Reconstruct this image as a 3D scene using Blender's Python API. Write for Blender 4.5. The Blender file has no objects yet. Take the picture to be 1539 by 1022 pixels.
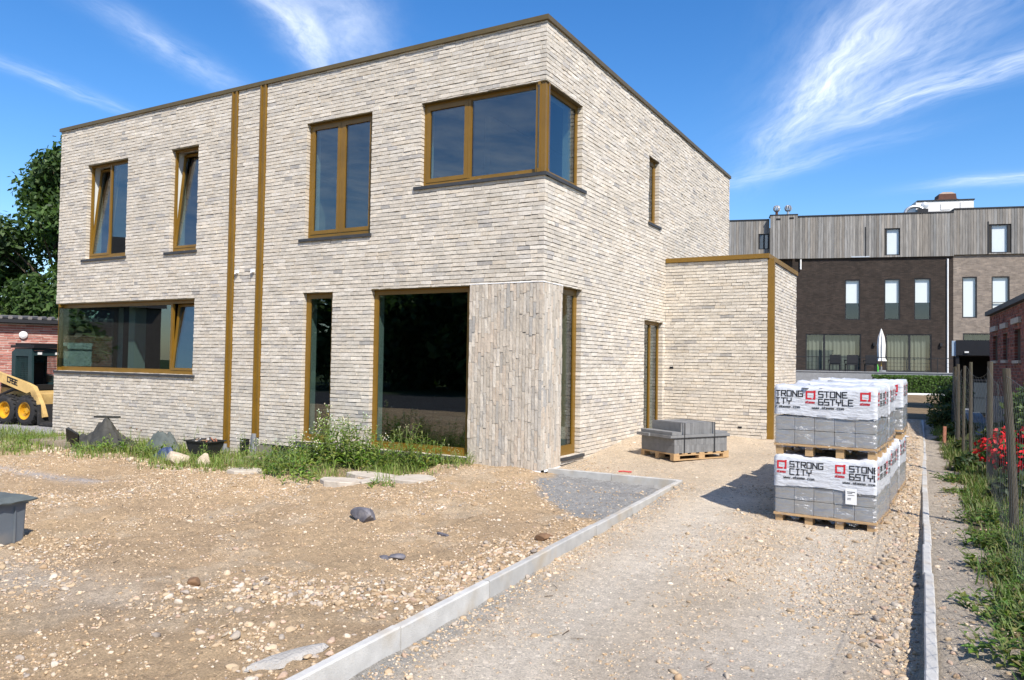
import bpy, math, random
import numpy as np
from mathutils import Vector, Matrix

S = bpy.context.scene
COL = S.collection
R = math.radians

# ------------------------------------------------------------------ camera
CAM_POS = Vector((4.8118, -9.2958, 1.4599))
YAW, PITCH, ROLL = -0.517404, 0.028692, 0.016332
cy, sy, cp, sp, cr, sr = math.cos(YAW), math.sin(YAW), math.cos(PITCH), math.sin(PITCH), math.cos(ROLL), math.sin(ROLL)
fwd = Vector((sy * cp, cy * cp, sp)); rgt = Vector((cy, -sy, 0)); upv = rgt.cross(fwd)
r2 = cr * rgt + sr * upv; u2 = -sr * rgt + cr * upv
cam_d = bpy.data.cameras.new('camera'); cam = bpy.data.objects.new('camera', cam_d); COL.objects.link(cam)
m = Matrix((r2, u2, -fwd)).transposed().to_4x4(); m.translation = CAM_POS
cam.matrix_world = m
cam_d.sensor_width = 36; cam_d.lens = 1150.585 / 1539 * 36
cam_d.clip_start = 0.05; cam_d.clip_end = 3000
S.camera = cam

# ------------------------------------------------------------------ light
SUN_EL, SUN_AZ = R(47), R(-38)      # azimuth counted from +X
sun_dir = Vector((math.cos(SUN_EL) * math.cos(SUN_AZ), math.cos(SUN_EL) * math.sin(SUN_AZ), math.sin(SUN_EL)))
sd = bpy.data.lights.new('sun', 'SUN'); sd.energy = 4.3; sd.angle = R(0.5); sd.color = (1.0, 0.94, 0.86)
so = bpy.data.objects.new('sun', sd); COL.objects.link(so); so.rotation_euler = sun_dir.to_track_quat('Z', 'Y').to_euler()
so.location = (10, -10, 20)

world = bpy.data.worlds.new('World'); S.world = world; world.use_nodes = True
nt = world.node_tree; N = nt.nodes; LK = nt.links
for n in list(N): N.remove(n)
wout = N.new('ShaderNodeOutputWorld'); bg = N.new('ShaderNodeBackground'); bg.inputs['Strength'].default_value = 0.115
sky = N.new('ShaderNodeTexSky'); sky.sky_type = 'NISHITA'; sky.sun_disc = False
sky.sun_elevation = SUN_EL; sky.sun_rotation = math.atan2(sun_dir.x, sun_dir.y)
sky.air_density = 1.0; sky.dust_density = 0.5; sky.ozone_density = 3.0; sky.altitude = 0
LK.new(bg.outputs[0], wout.inputs[0])

def _in(node, sock, v):
    if isinstance(v, bpy.types.NodeSocket): node.id_data.links.new(v, node.inputs[sock])
    elif v is not None: node.inputs[sock].default_value = v
def wmath(op, a, b=None, c=None, clamp=False):
    n = N.new('ShaderNodeMath'); n.operation = op; n.use_clamp = clamp
    _in(n, 0, a); _in(n, 1, b); _in(n, 2, c)
    return n.outputs[0]
tc = N.new('ShaderNodeTexCoord'); sx = N.new('ShaderNodeSeparateXYZ'); LK.new(tc.outputs['Generated'], sx.inputs[0])
zz = wmath('MAXIMUM', wmath('ADD', sx.outputs[2], 0.15), 0.03)
px = wmath('DIVIDE', sx.outputs[0], zz); py = wmath('DIVIDE', sx.outputs[1], zz)
above = wmath('MULTIPLY', wmath('SUBTRACT', sx.outputs[2], 0.02), 12.0, clamp=True)
# warp shared by all wisps
cmb = N.new('ShaderNodeCombineXYZ'); LK.new(px, cmb.inputs[0]); LK.new(py, cmb.inputs[1])
wn = N.new('ShaderNodeTexNoise'); wn.inputs['Scale'].default_value = 3.5; wn.inputs['Detail'].default_value = 4; LK.new(cmb.outputs[0], wn.inputs['Vector'])
wsep = N.new('ShaderNodeSeparateColor'); LK.new(wn.outputs['Color'], wsep.inputs[0])
wx = wmath('ADD', px, wmath('MULTIPLY', wmath('SUBTRACT', wsep.outputs[0], 0.5), 0.12))
wy = wmath('ADD', py, wmath('MULTIPLY', wmath('SUBTRACT', wsep.outputs[1], 0.5), 0.12))
# (cx, cy, axis angle in degrees, half length, half width, strength, fibre stretch)
WISPS = [(-0.25, 1.95, 118, 0.46, 0.08, .62, 4.5), (-0.01, 2.07, 152, 0.38, 0.065, .62, 5.0), (-0.10, 1.78, 118, 0.40, 0.17, .34, 4.0), (-0.16, 1.95, 140, 0.30, 0.14, .28, 5.0),
         (-1.235, 1.22, 117, 0.22, 0.05, .8, 2.0), (-1.15, 1.26, 117, 0.26, 0.09, .40, 1.6), (-1.885, 1.07, 88, 0.24, 0.035, .34, 4.0), (-1.54, 1.13, 98, 0.22, 0.05, .36, 2.5),
         (0.17, 2.73, 175, 0.22, 0.05, .5, 4.0), (-0.45, 2.45, 160, 0.35, 0.06, .28, 4.0), (1.4, -0.6, 20, 0.8, 0.25, .5, 3.0), (-1.5, -1.9, 130, 1.5, 1.1, .42, 1.5)]
tot = None
for i, (cx_, cy_, ang, hl, hw, st, stretch) in enumerate(WISPS):
    ca, sa = math.cos(R(ang)), math.sin(R(ang))
    dx = wmath('SUBTRACT', wx, cx_); dy = wmath('SUBTRACT', wy, cy_)
    al = wmath('ADD', wmath('MULTIPLY', dx, ca), wmath('MULTIPLY', dy, sa))
    ac = wmath('SUBTRACT', wmath('MULTIPLY', dy, ca), wmath('MULTIPLY', dx, sa))
    e = wmath('ADD', wmath('POWER', wmath('ABSOLUTE', wmath('DIVIDE', al, hl)), 2.0), wmath('POWER', wmath('ABSOLUTE', wmath('DIVIDE', ac, hw)), 2.0))
    fall = wmath('POWER', 2.718, wmath('MULTIPLY', e, -1.1))
    c = N.new('ShaderNodeCombineXYZ'); LK.new(al, c.inputs[0]); LK.new(wmath('MULTIPLY', ac, stretch), c.inputs[1]); c.inputs[2].default_value = i * 3.7
    nz = N.new('ShaderNodeTexNoise'); nz.inputs['Scale'].default_value = 6.5; nz.inputs['Detail'].default_value = 10; nz.inputs['Roughness'].default_value = .66
    LK.new(c.outputs[0], nz.inputs['Vector'])
    fib = wmath('MULTIPLY', wmath('SUBTRACT', nz.outputs['Fac'], 0.27), 2.1, clamp=True)
    v = wmath('MULTIPLY', wmath('MULTIPLY', fall, fib), st)
    tot = v if tot is None else wmath('ADD', tot, v)
tot = wmath('MULTIPLY', wmath('MULTIPLY', tot, above), 1.0, clamp=True)
hs = N.new('ShaderNodeHueSaturation'); hs.inputs['Hue'].default_value = 0.506; hs.inputs['Saturation'].default_value = 1.33; hs.inputs['Value'].default_value = 1.12
LK.new(sky.outputs[0], hs.inputs['Color'])
mxw = N.new('ShaderNodeMix'); mxw.data_type = 'RGBA'; LK.new(tot, mxw.inputs[0]); LK.new(hs.outputs[0], mxw.inputs[6]); mxw.inputs[7].default_value = (8.2, 8.6, 9.2, 1)
LK.new(mxw.outputs[2], bg.inputs['Color'])

S.view_settings.view_transform = 'Standard'; S.view_settings.look = 'None'; S.view_settings.gamma = 1; S.view_settings.exposure = 0.60
S.render.engine = 'CYCLES'
S.cycles.use_denoising = True
S.cycles.max_bounces = 8; S.cycles.transparent_max_bounces = 24; S.cycles.diffuse_bounces = 3; S.cycles.glossy_bounces = 4
S.cycles.sample_clamp_indirect = 6.0
S.cycles.caustics_reflective = False; S.cycles.caustics_refractive = False

rng = random.Random(7); nrng = np.random.default_rng(11)
U = rng.uniform

# ------------------------------------------------------------------ materials
def pmat(name, col, rough=.8, var=.15, scale=6.0, bump=.15, bscale=60.0, metal=0.0, attr=False, spec=.4, dist=.01, stain=None, stretch=None):
    m = bpy.data.materials.new(name); m.use_nodes = True
    t = m.node_tree; nn = t.nodes; b = nn['Principled BSDF']
    b.inputs['Roughness'].default_value = rough; b.inputs['Metallic'].default_value = metal; b.inputs['Specular IOR Level'].default_value = spec
    tcn = nn.new('ShaderNodeTexCoord'); vec = tcn.outputs['Object']
    if stretch:
        mp = nn.new('ShaderNodeMapping'); mp.inputs['Scale'].default_value = stretch; t.links.new(vec, mp.inputs[0]); vec = mp.outputs[0]
    nz = nn.new('ShaderNodeTexNoise'); nz.inputs['Scale'].default_value = scale; nz.inputs['Detail'].default_value = 6; nz.inputs['Roughness'].default_value = .6
    t.links.new(vec, nz.inputs['Vector'])
    mr = nn.new('ShaderNodeMapRange'); mr.inputs[1].default_value = .25; mr.inputs[2].default_value = .75; mr.inputs[3].default_value = 1 - var; mr.inputs[4].default_value = 1 + var
    t.links.new(nz.outputs['Fac'], mr.inputs[0])
    mu = nn.new('ShaderNodeMix'); mu.data_type = 'RGBA'; mu.blend_type = 'MULTIPLY'; mu.inputs[0].default_value = 1
    if attr:
        a = nn.new('ShaderNodeAttribute'); a.attribute_name = 'col'; t.links.new(a.outputs['Color'], mu.inputs[6])
    else: mu.inputs[6].default_value = (*col, 1)
    t.links.new(mr.outputs[0], mu.inputs[7])
    out = mu.outputs[2]
    if stain:
        n3 = nn.new('ShaderNodeTexNoise'); n3.inputs['Scale'].default_value = stain[1]; n3.inputs['Detail'].default_value = 5; t.links.new(vec, n3.inputs['Vector'])
        r3 = nn.new('ShaderNodeMapRange'); r3.inputs[1].default_value = .52; r3.inputs[2].default_value = .72; r3.inputs[3].default_value = 0; r3.inputs[4].default_value = stain[2]
        t.links.new(n3.outputs['Fac'], r3.inputs[0])
        m3 = nn.new('ShaderNodeMix'); m3.data_type = 'RGBA'; t.links.new(r3.outputs[0], m3.inputs[0]); t.links.new(out, m3.inputs[6]); m3.inputs[7].default_value = (*stain[0], 1)
        out = m3.outputs[2]
    t.links.new(out, b.inputs['Base Color'])
    if bump:
        n2 = nn.new('ShaderNodeTexNoise'); n2.inputs['Scale'].default_value = bscale; n2.inputs['Detail'].default_value = 4; t.links.new(vec, n2.inputs['Vector'])
        bp = nn.new('ShaderNodeBump'); bp.inputs['Strength'].default_value = bump; bp.inputs['Distance'].default_value = dist
        t.links.new(n2.outputs['Fac'], bp.inputs['Height']); t.links.new(bp.outputs[0], b.inputs['Normal'])
    return m

def glassmat(name, tint, refl=.07, f90=.9, rough=0.0, wob=.0):
    m = bpy.data.materials.new(name); m.use_nodes = True
    t = m.node_tree; nn = t.nodes
    for n in list(nn): nn.remove(n)
    o = nn.new('ShaderNodeOutputMaterial'); mix = nn.new('ShaderNodeMixShader'); tr = nn.new('ShaderNodeBsdfTransparent'); gl = nn.new('ShaderNodeBsdfGlossy')
    tr.inputs[0].default_value = (*tint, 1); gl.inputs['Roughness'].default_value = rough; gl.inputs[0].default_value = (.95, .97, 1, 1)
    lw = nn.new('ShaderNodeLayerWeight'); lw.inputs['Blend'].default_value = .5
    pw = nn.new('ShaderNodeMath'); pw.operation = 'POWER'; pw.inputs[1].default_value = 4.0; t.links.new(lw.outputs['Facing'], pw.inputs[0])
    mr = nn.new('ShaderNodeMapRange'); mr.inputs[3].default_value = refl; mr.inputs[4].default_value = f90; t.links.new(pw.outputs[0], mr.inputs[0])
    t.links.new(mr.outputs[0], mix.inputs[0]); t.links.new(tr.outputs[0], mix.inputs[1]); t.links.new(gl.outputs[0], mix.inputs[2]); t.links.new(mix.outputs[0], o.inputs[0])
    if wob:
        tcn = nn.new('ShaderNodeTexCoord'); nz = nn.new('ShaderNodeTexNoise'); nz.inputs['Scale'].default_value = 1.3; t.links.new(tcn.outputs['Object'], nz.inputs['Vector'])
        bp = nn.new('ShaderNodeBump'); bp.inputs['Strength'].default_value = wob; bp.inputs['Distance'].default_value = .02; t.links.new(nz.outputs['Fac'], bp.inputs['Height']); t.links.new(bp.outputs[0], gl.inputs['Normal'])
    return m

def leafmat(name, attr=True, col=(.07, .12, .03), trans=.3):
    m = pmat(name, col, rough=.55, var=.25, scale=3, bump=0, attr=attr, spec=.35)
    t = m.node_tree; nn = t.nodes; b = nn['Principled BSDF']; o = nn['Material Output']
    tl = nn.new('ShaderNodeBsdfTranslucent'); mx = nn.new('ShaderNodeMixShader'); mx.inputs[0].default_value = trans
    src = b.inputs['Base Color'].links[0].from_socket
    g = nn.new('ShaderNodeMix'); g.data_type = 'RGBA'; g.blend_type = 'MULTIPLY'; g.inputs[0].default_value = 1; t.links.new(src, g.inputs[6]); g.inputs[7].default_value = (1.5, 1.7, .7, 1)
    t.links.new(g.outputs[2], tl.inputs[0]); t.links.new(b.outputs[0], mx.inputs[1]); t.links.new(tl.outputs[0], mx.inputs[2]); t.links.new(mx.outputs[0], o.inputs[0])
    return m

def groundmat(name):
    m = bpy.data.materials.new(name); m.use_nodes = True
    t = m.node_tree; nn = t.nodes; b = nn['Principled BSDF']; b.inputs['Roughness'].default_value = .95; b.inputs['Specular IOR Level'].default_value = .15
    tcn = nn.new('ShaderNodeTexCoord'); v = tcn.outputs['Object']
    a = nn.new('ShaderNodeAttribute'); a.attribute_name = 'col'
    def noise(sc, det=5, rg=.6):
        n = nn.new('ShaderNodeTexNoise'); n.inputs['Scale'].default_value = sc; n.inputs['Detail'].default_value = det; n.inputs['Roughness'].default_value = rg; t.links.new(v, n.inputs['Vector']); return n.outputs['Fac']
    def rmp(x, a0, a1, b0, b1):
        r = nn.new('ShaderNodeMapRange'); r.inputs[1].default_value = a0; r.inputs[2].default_value = a1; r.inputs[3].default_value = b0; r.inputs[4].default_value = b1; t.links.new(x, r.inputs[0]); return r.outputs[0]
    def mulc(c, f):
        x = nn.new('ShaderNodeMix'); x.data_type = 'RGBA'; x.blend_type = 'MULTIPLY'; x.inputs[0].default_value = 1; t.links.new(c, x.inputs[6]); t.links.new(f, x.inputs[7]); return x.outputs[2]
    c = mulc(a.outputs['Color'], rmp(noise(1.1), .3, .7, .84, 1.14)); c = mulc(c, rmp(noise(14, 8, .7), .3, .7, .78, 1.2)); c = mulc(c, rmp(noise(90, 3, .7), .3, .7, .72, 1.24))
    def pebbles(sc, dens, c, lo=.7, hi=1.6):
        vo = nn.new('ShaderNodeTexVoronoi'); vo.inputs['Scale'].default_value = sc; vo.feature = 'F1'; t.links.new(v, vo.inputs['Vector'])
        sp_ = nn.new('ShaderNodeSeparateColor'); t.links.new(vo.outputs['Color'], sp_.inputs[0])
        pick = nn.new('ShaderNodeMath'); pick.operation = 'LESS_THAN'; t.links.new(sp_.outputs[0], pick.inputs[0]); pick.inputs[1].default_value = dens
        inside = nn.new('ShaderNodeMath'); inside.operation = 'LESS_THAN'; t.links.new(vo.outputs['Distance'], inside.inputs[0]); inside.inputs[1].default_value = .42
        k = nn.new('ShaderNodeMath'); k.operation = 'MULTIPLY'; t.links.new(pick.outputs[0], k.inputs[0]); t.links.new(inside.outputs[0], k.inputs[1])
        cc = mulc(a.outputs['Color'], rmp(sp_.outputs[1], 0, 1, lo, hi))
        x = nn.new('ShaderNodeMix'); x.data_type = 'RGBA'; t.links.new(k.outputs[0], x.inputs[0]); t.links.new(c, x.inputs[6]); t.links.new(cc, x.inputs[7])
        return x.outputs[2], k.outputs[0], vo.outputs['Distance']
    c, k1, d1 = pebbles(60, .38, c, .65, 1.45); c, k2, d2 = pebbles(26, .16, c, .7, 1.5)
    t.links.new(c, b.inputs['Base Color'])
    h = nn.new('ShaderNodeMath'); h.operation = 'MULTIPLY_ADD'; t.links.new(noise(70, 6, .75), h.inputs[0]); h.inputs[1].default_value = 1.0
    h2 = nn.new('ShaderNodeMath'); h2.operation = 'MULTIPLY_ADD'; t.links.new(k1, h2.inputs[0]); h2.inputs[1].default_value = .25
    h3 = nn.new('ShaderNodeMath'); h3.operation = 'MULTIPLY'; t.links.new(k2, h3.inputs[0]); h3.inputs[1].default_value = .45
    t.links.new(h3.outputs[0], h2.inputs[2]); t.links.new(h2.outputs[0], h.inputs[2])
    bp = nn.new('ShaderNodeBump'); bp.inputs['Strength'].default_value = 1.0; bp.inputs['Distance'].default_value = .03
    t.links.new(h.outputs[0], bp.inputs['Height']); t.links.new(bp.outputs[0], b.inputs['Normal'])
    return m

M = {}
M['brick'] = pmat('brick', (.5, .45, .4), .92, .17, 30, .6, 140, attr=True, spec=.2, dist=.006)
M['mortar'] = pmat('mortar', (.23, .205, .17), .95, .2, 10, .4, 120)
M['bronze'] = pmat('bronze_frame', (.195, .105, .011), .40, .16, 3, .03, 80, spec=.5)
M['bronze_dark'] = pmat('bronze_coping', (.11, .078, .026), .45, .15, 4, .04, 60, spec=.5)
M['bronze_in'] = pmat('wood_sash_inside', (.42, .27, .12), .5, .1, 4, .03, 60)
M['sill'] = pmat('blue_stone', (.045, .047, .05), .6, .25, 8, .1, 90)
M['plaster'] = pmat('plaster', (.66, .68, .66), .9, .05, 3, .1, 60)
M['room'] = pmat('raw_interior', (.06, .06, .058), .95, .3, 1.2, .1, 30)
M['roomlight'] = pmat('plastered_interior', (.34, .35, .34), .95, .08, 1.2, .05, 30)
M['floor'] = pmat('screed', (.09, .088, .085), .9, .2, 2, .1, 40)
M['glass'] = glassmat('window_glass', (.58, .66, .64), .125, .75, 0.0, .012)
M['glass_far'] = glassmat('far_glass', (.95, .97, .97), .075, .85, 0.02, .02)
M['membrane'] = pmat('black_membrane', (.012, .012, .013), .5, .3, 9, .3, 30)
M['ground'] = groundmat('ground')
M['stone'] = pmat('stones', (.4, .35, .3), .9, .2, 30, .4, 120, attr=True, spec=.2)
M['concrete'] = pmat('concrete', (.46, .45, .42), .9, .18, 7, .35, 120, attr=True, spec=.25, stain=((.40, .33, .235), 3.1, .8))
M['haunch'] = pmat('rough_concrete', (.40, .375, .335), .95, .2, 9, .8, 60, spec=.2, dist=.02)
M['block'] = pmat('concrete_block', (.34, .335, .32), .9, .16, 9, .3, 160, attr=False, spec=.25)
M['slab'] = pmat('concrete_slab', (.185, .185, .18), .9, .14, 12, .3, 160, attr=True, spec=.25)
M['wood_pallet'] = pmat('pallet_wood', (.46, .30, .15), .8, .22, 5, .2, 50, stretch=(3, 12, 30))
M['film'] = pmat('white_film', (.57, .58, .60), .26, .05, 5, .5, 11, spec=.5, dist=.03, stretch=(1, 1, 3))
M['print_black'] = pmat('black_print', (.02, .02, .022), .4, .05, 5, 0)
M['print_red'] = pmat('red_print', (.55, .02, .03), .4, .05, 5, 0)
M['leaf'] = leafmat('leaves')
M['stem'] = pmat('stem', (.16, .2, .06), .7, .2, 8, .1, 50)
M['bark'] = pmat('bark', (.10, .075, .05), .9, .3, 8, .6, 25)
M['teal'] = pmat('teal_paint', (.018, .042, .046), .5, .2, 5, .1, 30)
M['yellow_body'] = pmat('sand_yellow_paint', (.62, .42, .16), .5, .15, 5, .08, 40, stain=((.2, .13, .06), 3, .6))
M['rim'] = pmat('yellow_rim', (.60, .31, .015), .5, .25, 6, .05, 40, stain=((.16, .12, .07), 7, .7))
M['tyre'] = pmat('tyre', (.02, .02, .021), .8, .3, 10, .4, 50, stain=((.09, .075, .06), 6, .5))
M['black'] = pmat('black_paint', (.012, .012, .014), .5, .15, 5, .05, 60)
M['dark_in'] = pmat('dark_void', (.008, .008, .009), .9, .1, 5, 0)
M['redbrick'] = pmat('red_brick', (.4, .2, .16), .9, .18, 20, .3, 100, attr=True)
M['mortar_pale'] = pmat('pale_mortar', (.5, .45, .40), .95, .1, 10, .2, 100)
M['mortar_mid'] = pmat('grey_mortar', (.16, .145, .13), .95, .1, 10, .2, 100)
M['mortar_dark'] = pmat('dark_mortar', (.035, .028, .024), .95, .1, 10, .2, 100)
M['tile'] = pmat('roof_tile', (.05, .047, .045), .8, .2, 8, .2, 40)
M['tarp'] = pmat('dark_tarp', (.05, .048, .04), .7, .3, 7, .3, 30)
M['tub'] = pmat('black_plastic', (.022, .023, .022), .5, .2, 7, .1, 40)
M['grey_plastic'] = pmat('grey_plastic', (.125, .145, .165), .42, .1, 3, .05, 30, stain=((.3, .25, .19), 4, .45))
M['grey_lid'] = pmat('dusty_lid', (.10, .115, .11), .7, .25, 7, .2, 40, stain=((.32, .27, .2), 3, .6))
M['blue_bag'] = pmat('blue_bag', (.04, .06, .14), .5, .2, 9, .4, 30)
M['rock_dark'] = pmat('dark_rock', (.13, .125, .14), .85, .35, 12, .5, 40, stain=((.3, .27, .25), 9, .6))
M['rock_brown'] = pmat('brown_rock', (.20, .115, .06), .9, .25, 14, .5, 50)
M['rock_pale'] = pmat('pale_rock', (.52, .43, .32), .9, .15, 12, .5, 50)
M['paving'] = pmat('cracked_paving', (.50, .44, .36), .9, .2, 7, .4, 40, stain=((.33, .26, .18), 5, .7))
M['oldwood'] = pmat('weathered_wood', (.33, .27, .20), .85, .3, 5, .4, 40, stretch=(20, 20, 2))
M['postwood'] = pmat('post_wood', (.085, .07, .05), .9, .35, 6, .6, 40, stretch=(14, 14, 1.5), stain=((.08, .1, .04), 2, .5))
M['grey_clad'] = pmat('silvered_larch', (.26, .235, .205), .85, .35, 3, .3, 40, stretch=(6, 6, .5), attr=True)
M['white'] = pmat('white_paint', (.78, .78, .76), .6, .05, 3, .03, 30)
M['white_sky_sheet'] = pmat('white_sky_sheet', (.72, .74, .74), .7, .03, 3, 0)
M['curtain'] = pmat('curtain', (.10, .115, .095), .85, .1, 2, 0)
M['alu'] = pmat('galvanised', (.5, .51, .52), .45, .1, 5, .05, 40, metal=.7)
M['wire'] = pmat('fence_wire', (.08, .085, .08), .6, .15, 5, 0, metal=.3)
M['canvas'] = pmat('canvas', (.72, .70, .66), .85, .05, 4, .1, 60)
M['rust'] = pmat('red_chimney', (.11, .045, .03), .8, .2, 6, .1, 40)
M['glasspanel'] = pmat('pale_panel', (.35, .45, .55), .3, .1, 3, 0)
M['paver'] = pmat('grey_pavers', (.23, .235, .24), .9, .15, 6, .2, 60)
M['green_bottle'] = pmat('green_plastic', (.08, .4, .05), .3, .1, 5, 0)
M['yellow_wood'] = pmat('varnished_pole', (.45, .28, .05), .5, .1, 5, 0)
M['red_bit'] = pmat('red_plastic', (.55, .05, .05), .5, .1, 5, 0)
M['strap'] = pmat('strap', (.03, .03, .032), .5, .1, 5, 0)
def clearfilm():
    m = glassmat('clear_film', (.95, .95, .95), .13, .8, .26)
    t = m.node_tree; nn = t.nodes; gl = [n for n in nn if n.type == 'BSDF_GLOSSY'][0]
    tcn = nn.new('ShaderNodeTexCoord'); mp = nn.new('ShaderNodeMapping'); mp.inputs['Scale'].default_value = (1, 1, 3.2); mp.inputs['Rotation'].default_value = (0, .25, .1)
    t.links.new(tcn.outputs['Object'], mp.inputs[0]); nz = nn.new('ShaderNodeTexNoise'); nz.inputs['Scale'].default_value = 5; nz.inputs['Detail'].default_value = 5; nz.inputs['Distortion'].default_value = .8
    t.links.new(mp.outputs[0], nz.inputs['Vector'])
    bp = nn.new('ShaderNodeBump'); bp.inputs['Strength'].default_value = 1; bp.inputs['Distance'].default_value = .05; t.links.new(nz.outputs['Fac'], bp.inputs['Height']); t.links.new(bp.outputs[0], gl.inputs['Normal'])
    return m
M['clear'] = clearfilm()

# ------------------------------------------------------------------ mesh helpers
class MB:
    """collects faces; build() links them as one mesh object"""
    def __init__(s): s.v = []; s.f = []; s.mi = []; s.c = []; s.cur = (1, 1, 1); s.mat = 0
    def vert(s, p, c=None):
        s.v.append((p[0], p[1], p[2])); s.c.append(c or s.cur); return len(s.v) - 1
    def face(s, idx, mat=None): s.f.append(tuple(idx)); s.mi.append(s.mat if mat is None else mat)
    def poly(s, pts, mat=None): s.face([s.vert(p) for p in pts], mat)
    def box(s, x0, x1, y0, y1, z0, z1, T=None, mat=None, jit=0):
        ps = [(x, y, z) for z in (z0, z1) for y in (y0, y1) for x in (x0, x1)]
        if jit: ps = [(x + U(-jit, jit), y + U(-jit, jit), z + U(-jit, jit)) for x, y, z in ps]
        if T: ps = [T(*p) for p in ps]
        k = len(s.v)
        for p in ps: s.vert(p)
        fl = T and getattr(T, 'flip', False)
        for f in ((0, 2, 3, 1), (4, 5, 7, 6), (0, 1, 5, 4), (2, 6, 7, 3), (0, 4, 6, 2), (1, 3, 7, 5)):
            s.face([k + i for i in (f[::-1] if fl else f)], mat)
    def tube(s, pts, rad, n=6, mat=None, cap=True):
        pts = [Vector(p) for p in pts]; rads = rad if isinstance(rad, (list, tuple)) else [rad] * len(pts)
        rings = []; prev = None
        for i, p in enumerate(pts):
            d = (pts[min(i + 1, len(pts) - 1)] - pts[max(i - 1, 0)])
            if d.length < 1e-9: d = Vector((0, 0, 1))
            d.normalize()
            a = prev - d * prev.dot(d) if prev is not None else d.orthogonal()
            if a.length < 1e-6: a = d.orthogonal()
            a.normalize(); prev = a; b = d.cross(a)
            rings.append([s.vert(p + (a * math.cos(2 * math.pi * j / n) + b * math.sin(2 * math.pi * j / n)) * rads[i]) for j in range(n)])
        for i in range(len(rings) - 1):
            for j in range(n): s.face((rings[i][j], rings[i][(j + 1) % n], rings[i + 1][(j + 1) % n], rings[i + 1][j]), mat)
        if cap: s.face(rings[0][::-1], mat); s.face(rings[-1], mat)
    def lathe(s, prof, c=(0, 0, 0), axis='z', n=24, mat=None, caps=True):
        rings = []
        for r, h in prof:
            ring = []
            for j in range(n):
                a = 2 * math.pi * j / n; x, y = r * math.cos(a), r * math.sin(a)
                p = (x, y, h) if axis == 'z' else ((x, h, y) if axis == 'y' else (h, x, y))
                ring.append(s.vert((c[0] + p[0], c[1] + p[1], c[2] + p[2])))
            rings.append(ring)
        for i in range(len(rings) - 1):
            for j in range(n): s.face((rings[i][j], rings[i][(j + 1) % n], rings[i + 1][(j + 1) % n], rings[i + 1][j]), mat)
        if caps: s.face(rings[0][::-1], mat); s.face(rings[-1], mat)
    def build(s, name, mats, parent=None, smooth=False, loc=None):
        me = bpy.data.meshes.new(name); me.from_pydata(s.v, [], s.f)
        mats = mats if isinstance(mats, (list, tuple)) else [mats]
        for x in mats: me.materials.append(x)
        if len(mats) > 1: me.polygons.foreach_set('material_index', s.mi)
        a = me.attributes.new('col', 'FLOAT_COLOR', 'POINT')
        c = np.ones((len(s.v), 4), dtype=np.float32); c[:, :3] = np.array(s.c, dtype=np.float32).reshape(-1, 3); a.data.foreach_set('color', c.ravel())
        if smooth: me.polygons.foreach_set('use_smooth', [True] * len(me.polygons))
        me.update()
        o = bpy.data.objects.new(name, me); COL.objects.link(o)
        if parent: o.parent = parent
        if loc: o.location = loc
        return o

def npmesh(name, verts, faces, cols, mat, parent=None, smooth=False):
    verts = np.asarray(verts, dtype=np.float32); faces = np.asarray(faces, dtype=np.int32); nf, k = faces.shape
    me = bpy.data.meshes.new(name); me.vertices.add(len(verts)); me.vertices.foreach_set('co', verts.ravel())
    me.loops.add(nf * k); me.loops.foreach_set('vertex_index', faces.ravel()); me.polygons.add(nf)
    me.polygons.foreach_set('loop_start', np.arange(0, nf * k, k, dtype=np.int32))
    if smooth: me.polygons.foreach_set('use_smooth', np.ones(nf, dtype=bool))
    a = me.attributes.new('col', 'FLOAT_COLOR', 'POINT'); c = np.ones((len(verts), 4), dtype=np.float32); c[:, :3] = cols; a.data.foreach_set('color', c.ravel())
    me.materials.append(mat); me.update(calc_edges=True); me.validate()
    o = bpy.data.objects.new(name, me); COL.objects.link(o)
    if parent: o.parent = parent
    return o

def tag(o, label=None, cat=None, group=None, kind=None):
    if label: o['label'] = label
    if cat: o['category'] = cat
    if group: o['group'] = group
    if kind: o['kind'] = kind
    return o
def thing(name, label, cat, loc=(0, 0, 0), rz=0, group=None):
    o = bpy.data.objects.new(name, None); COL.objects.link(o); o.location = loc; o.rotation_euler = (0, 0, rz); o.empty_display_size = .2
    return tag(o, label, cat, group)
def clone(o, parent=None):
    c = o.copy(); COL.objects.link(c); c.parent = parent
    for ch in list(o.children): clone(ch, c)
    return c

# vectorised value noise
_T = nrng.random((256, 256))
def vnoise(x, y, sc, seed=0):
    x = np.asarray(x, dtype=float) * sc + seed * 17.3; y = np.asarray(y, dtype=float) * sc + seed * 9.1
    xi = np.floor(x).astype(int); yi = np.floor(y).astype(int); fx = x - xi; fy = y - yi
    fx = fx * fx * (3 - 2 * fx); fy = fy * fy * (3 - 2 * fy)
    g = lambda a, b: _T[a & 255, b & 255]
    return (g(xi, yi) * (1 - fx) + g(xi + 1, yi) * fx) * (1 - fy) + (g(xi, yi + 1) * (1 - fx) + g(xi + 1, yi + 1) * fx) * fy
def fbm(x, y, sc, seed=0, o=4):
    t = 0; a = .5
    for i in range(o): t = t + a * (vnoise(x, y, sc * 2 ** i, seed + i) - .5); a *= .5
    return t

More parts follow.
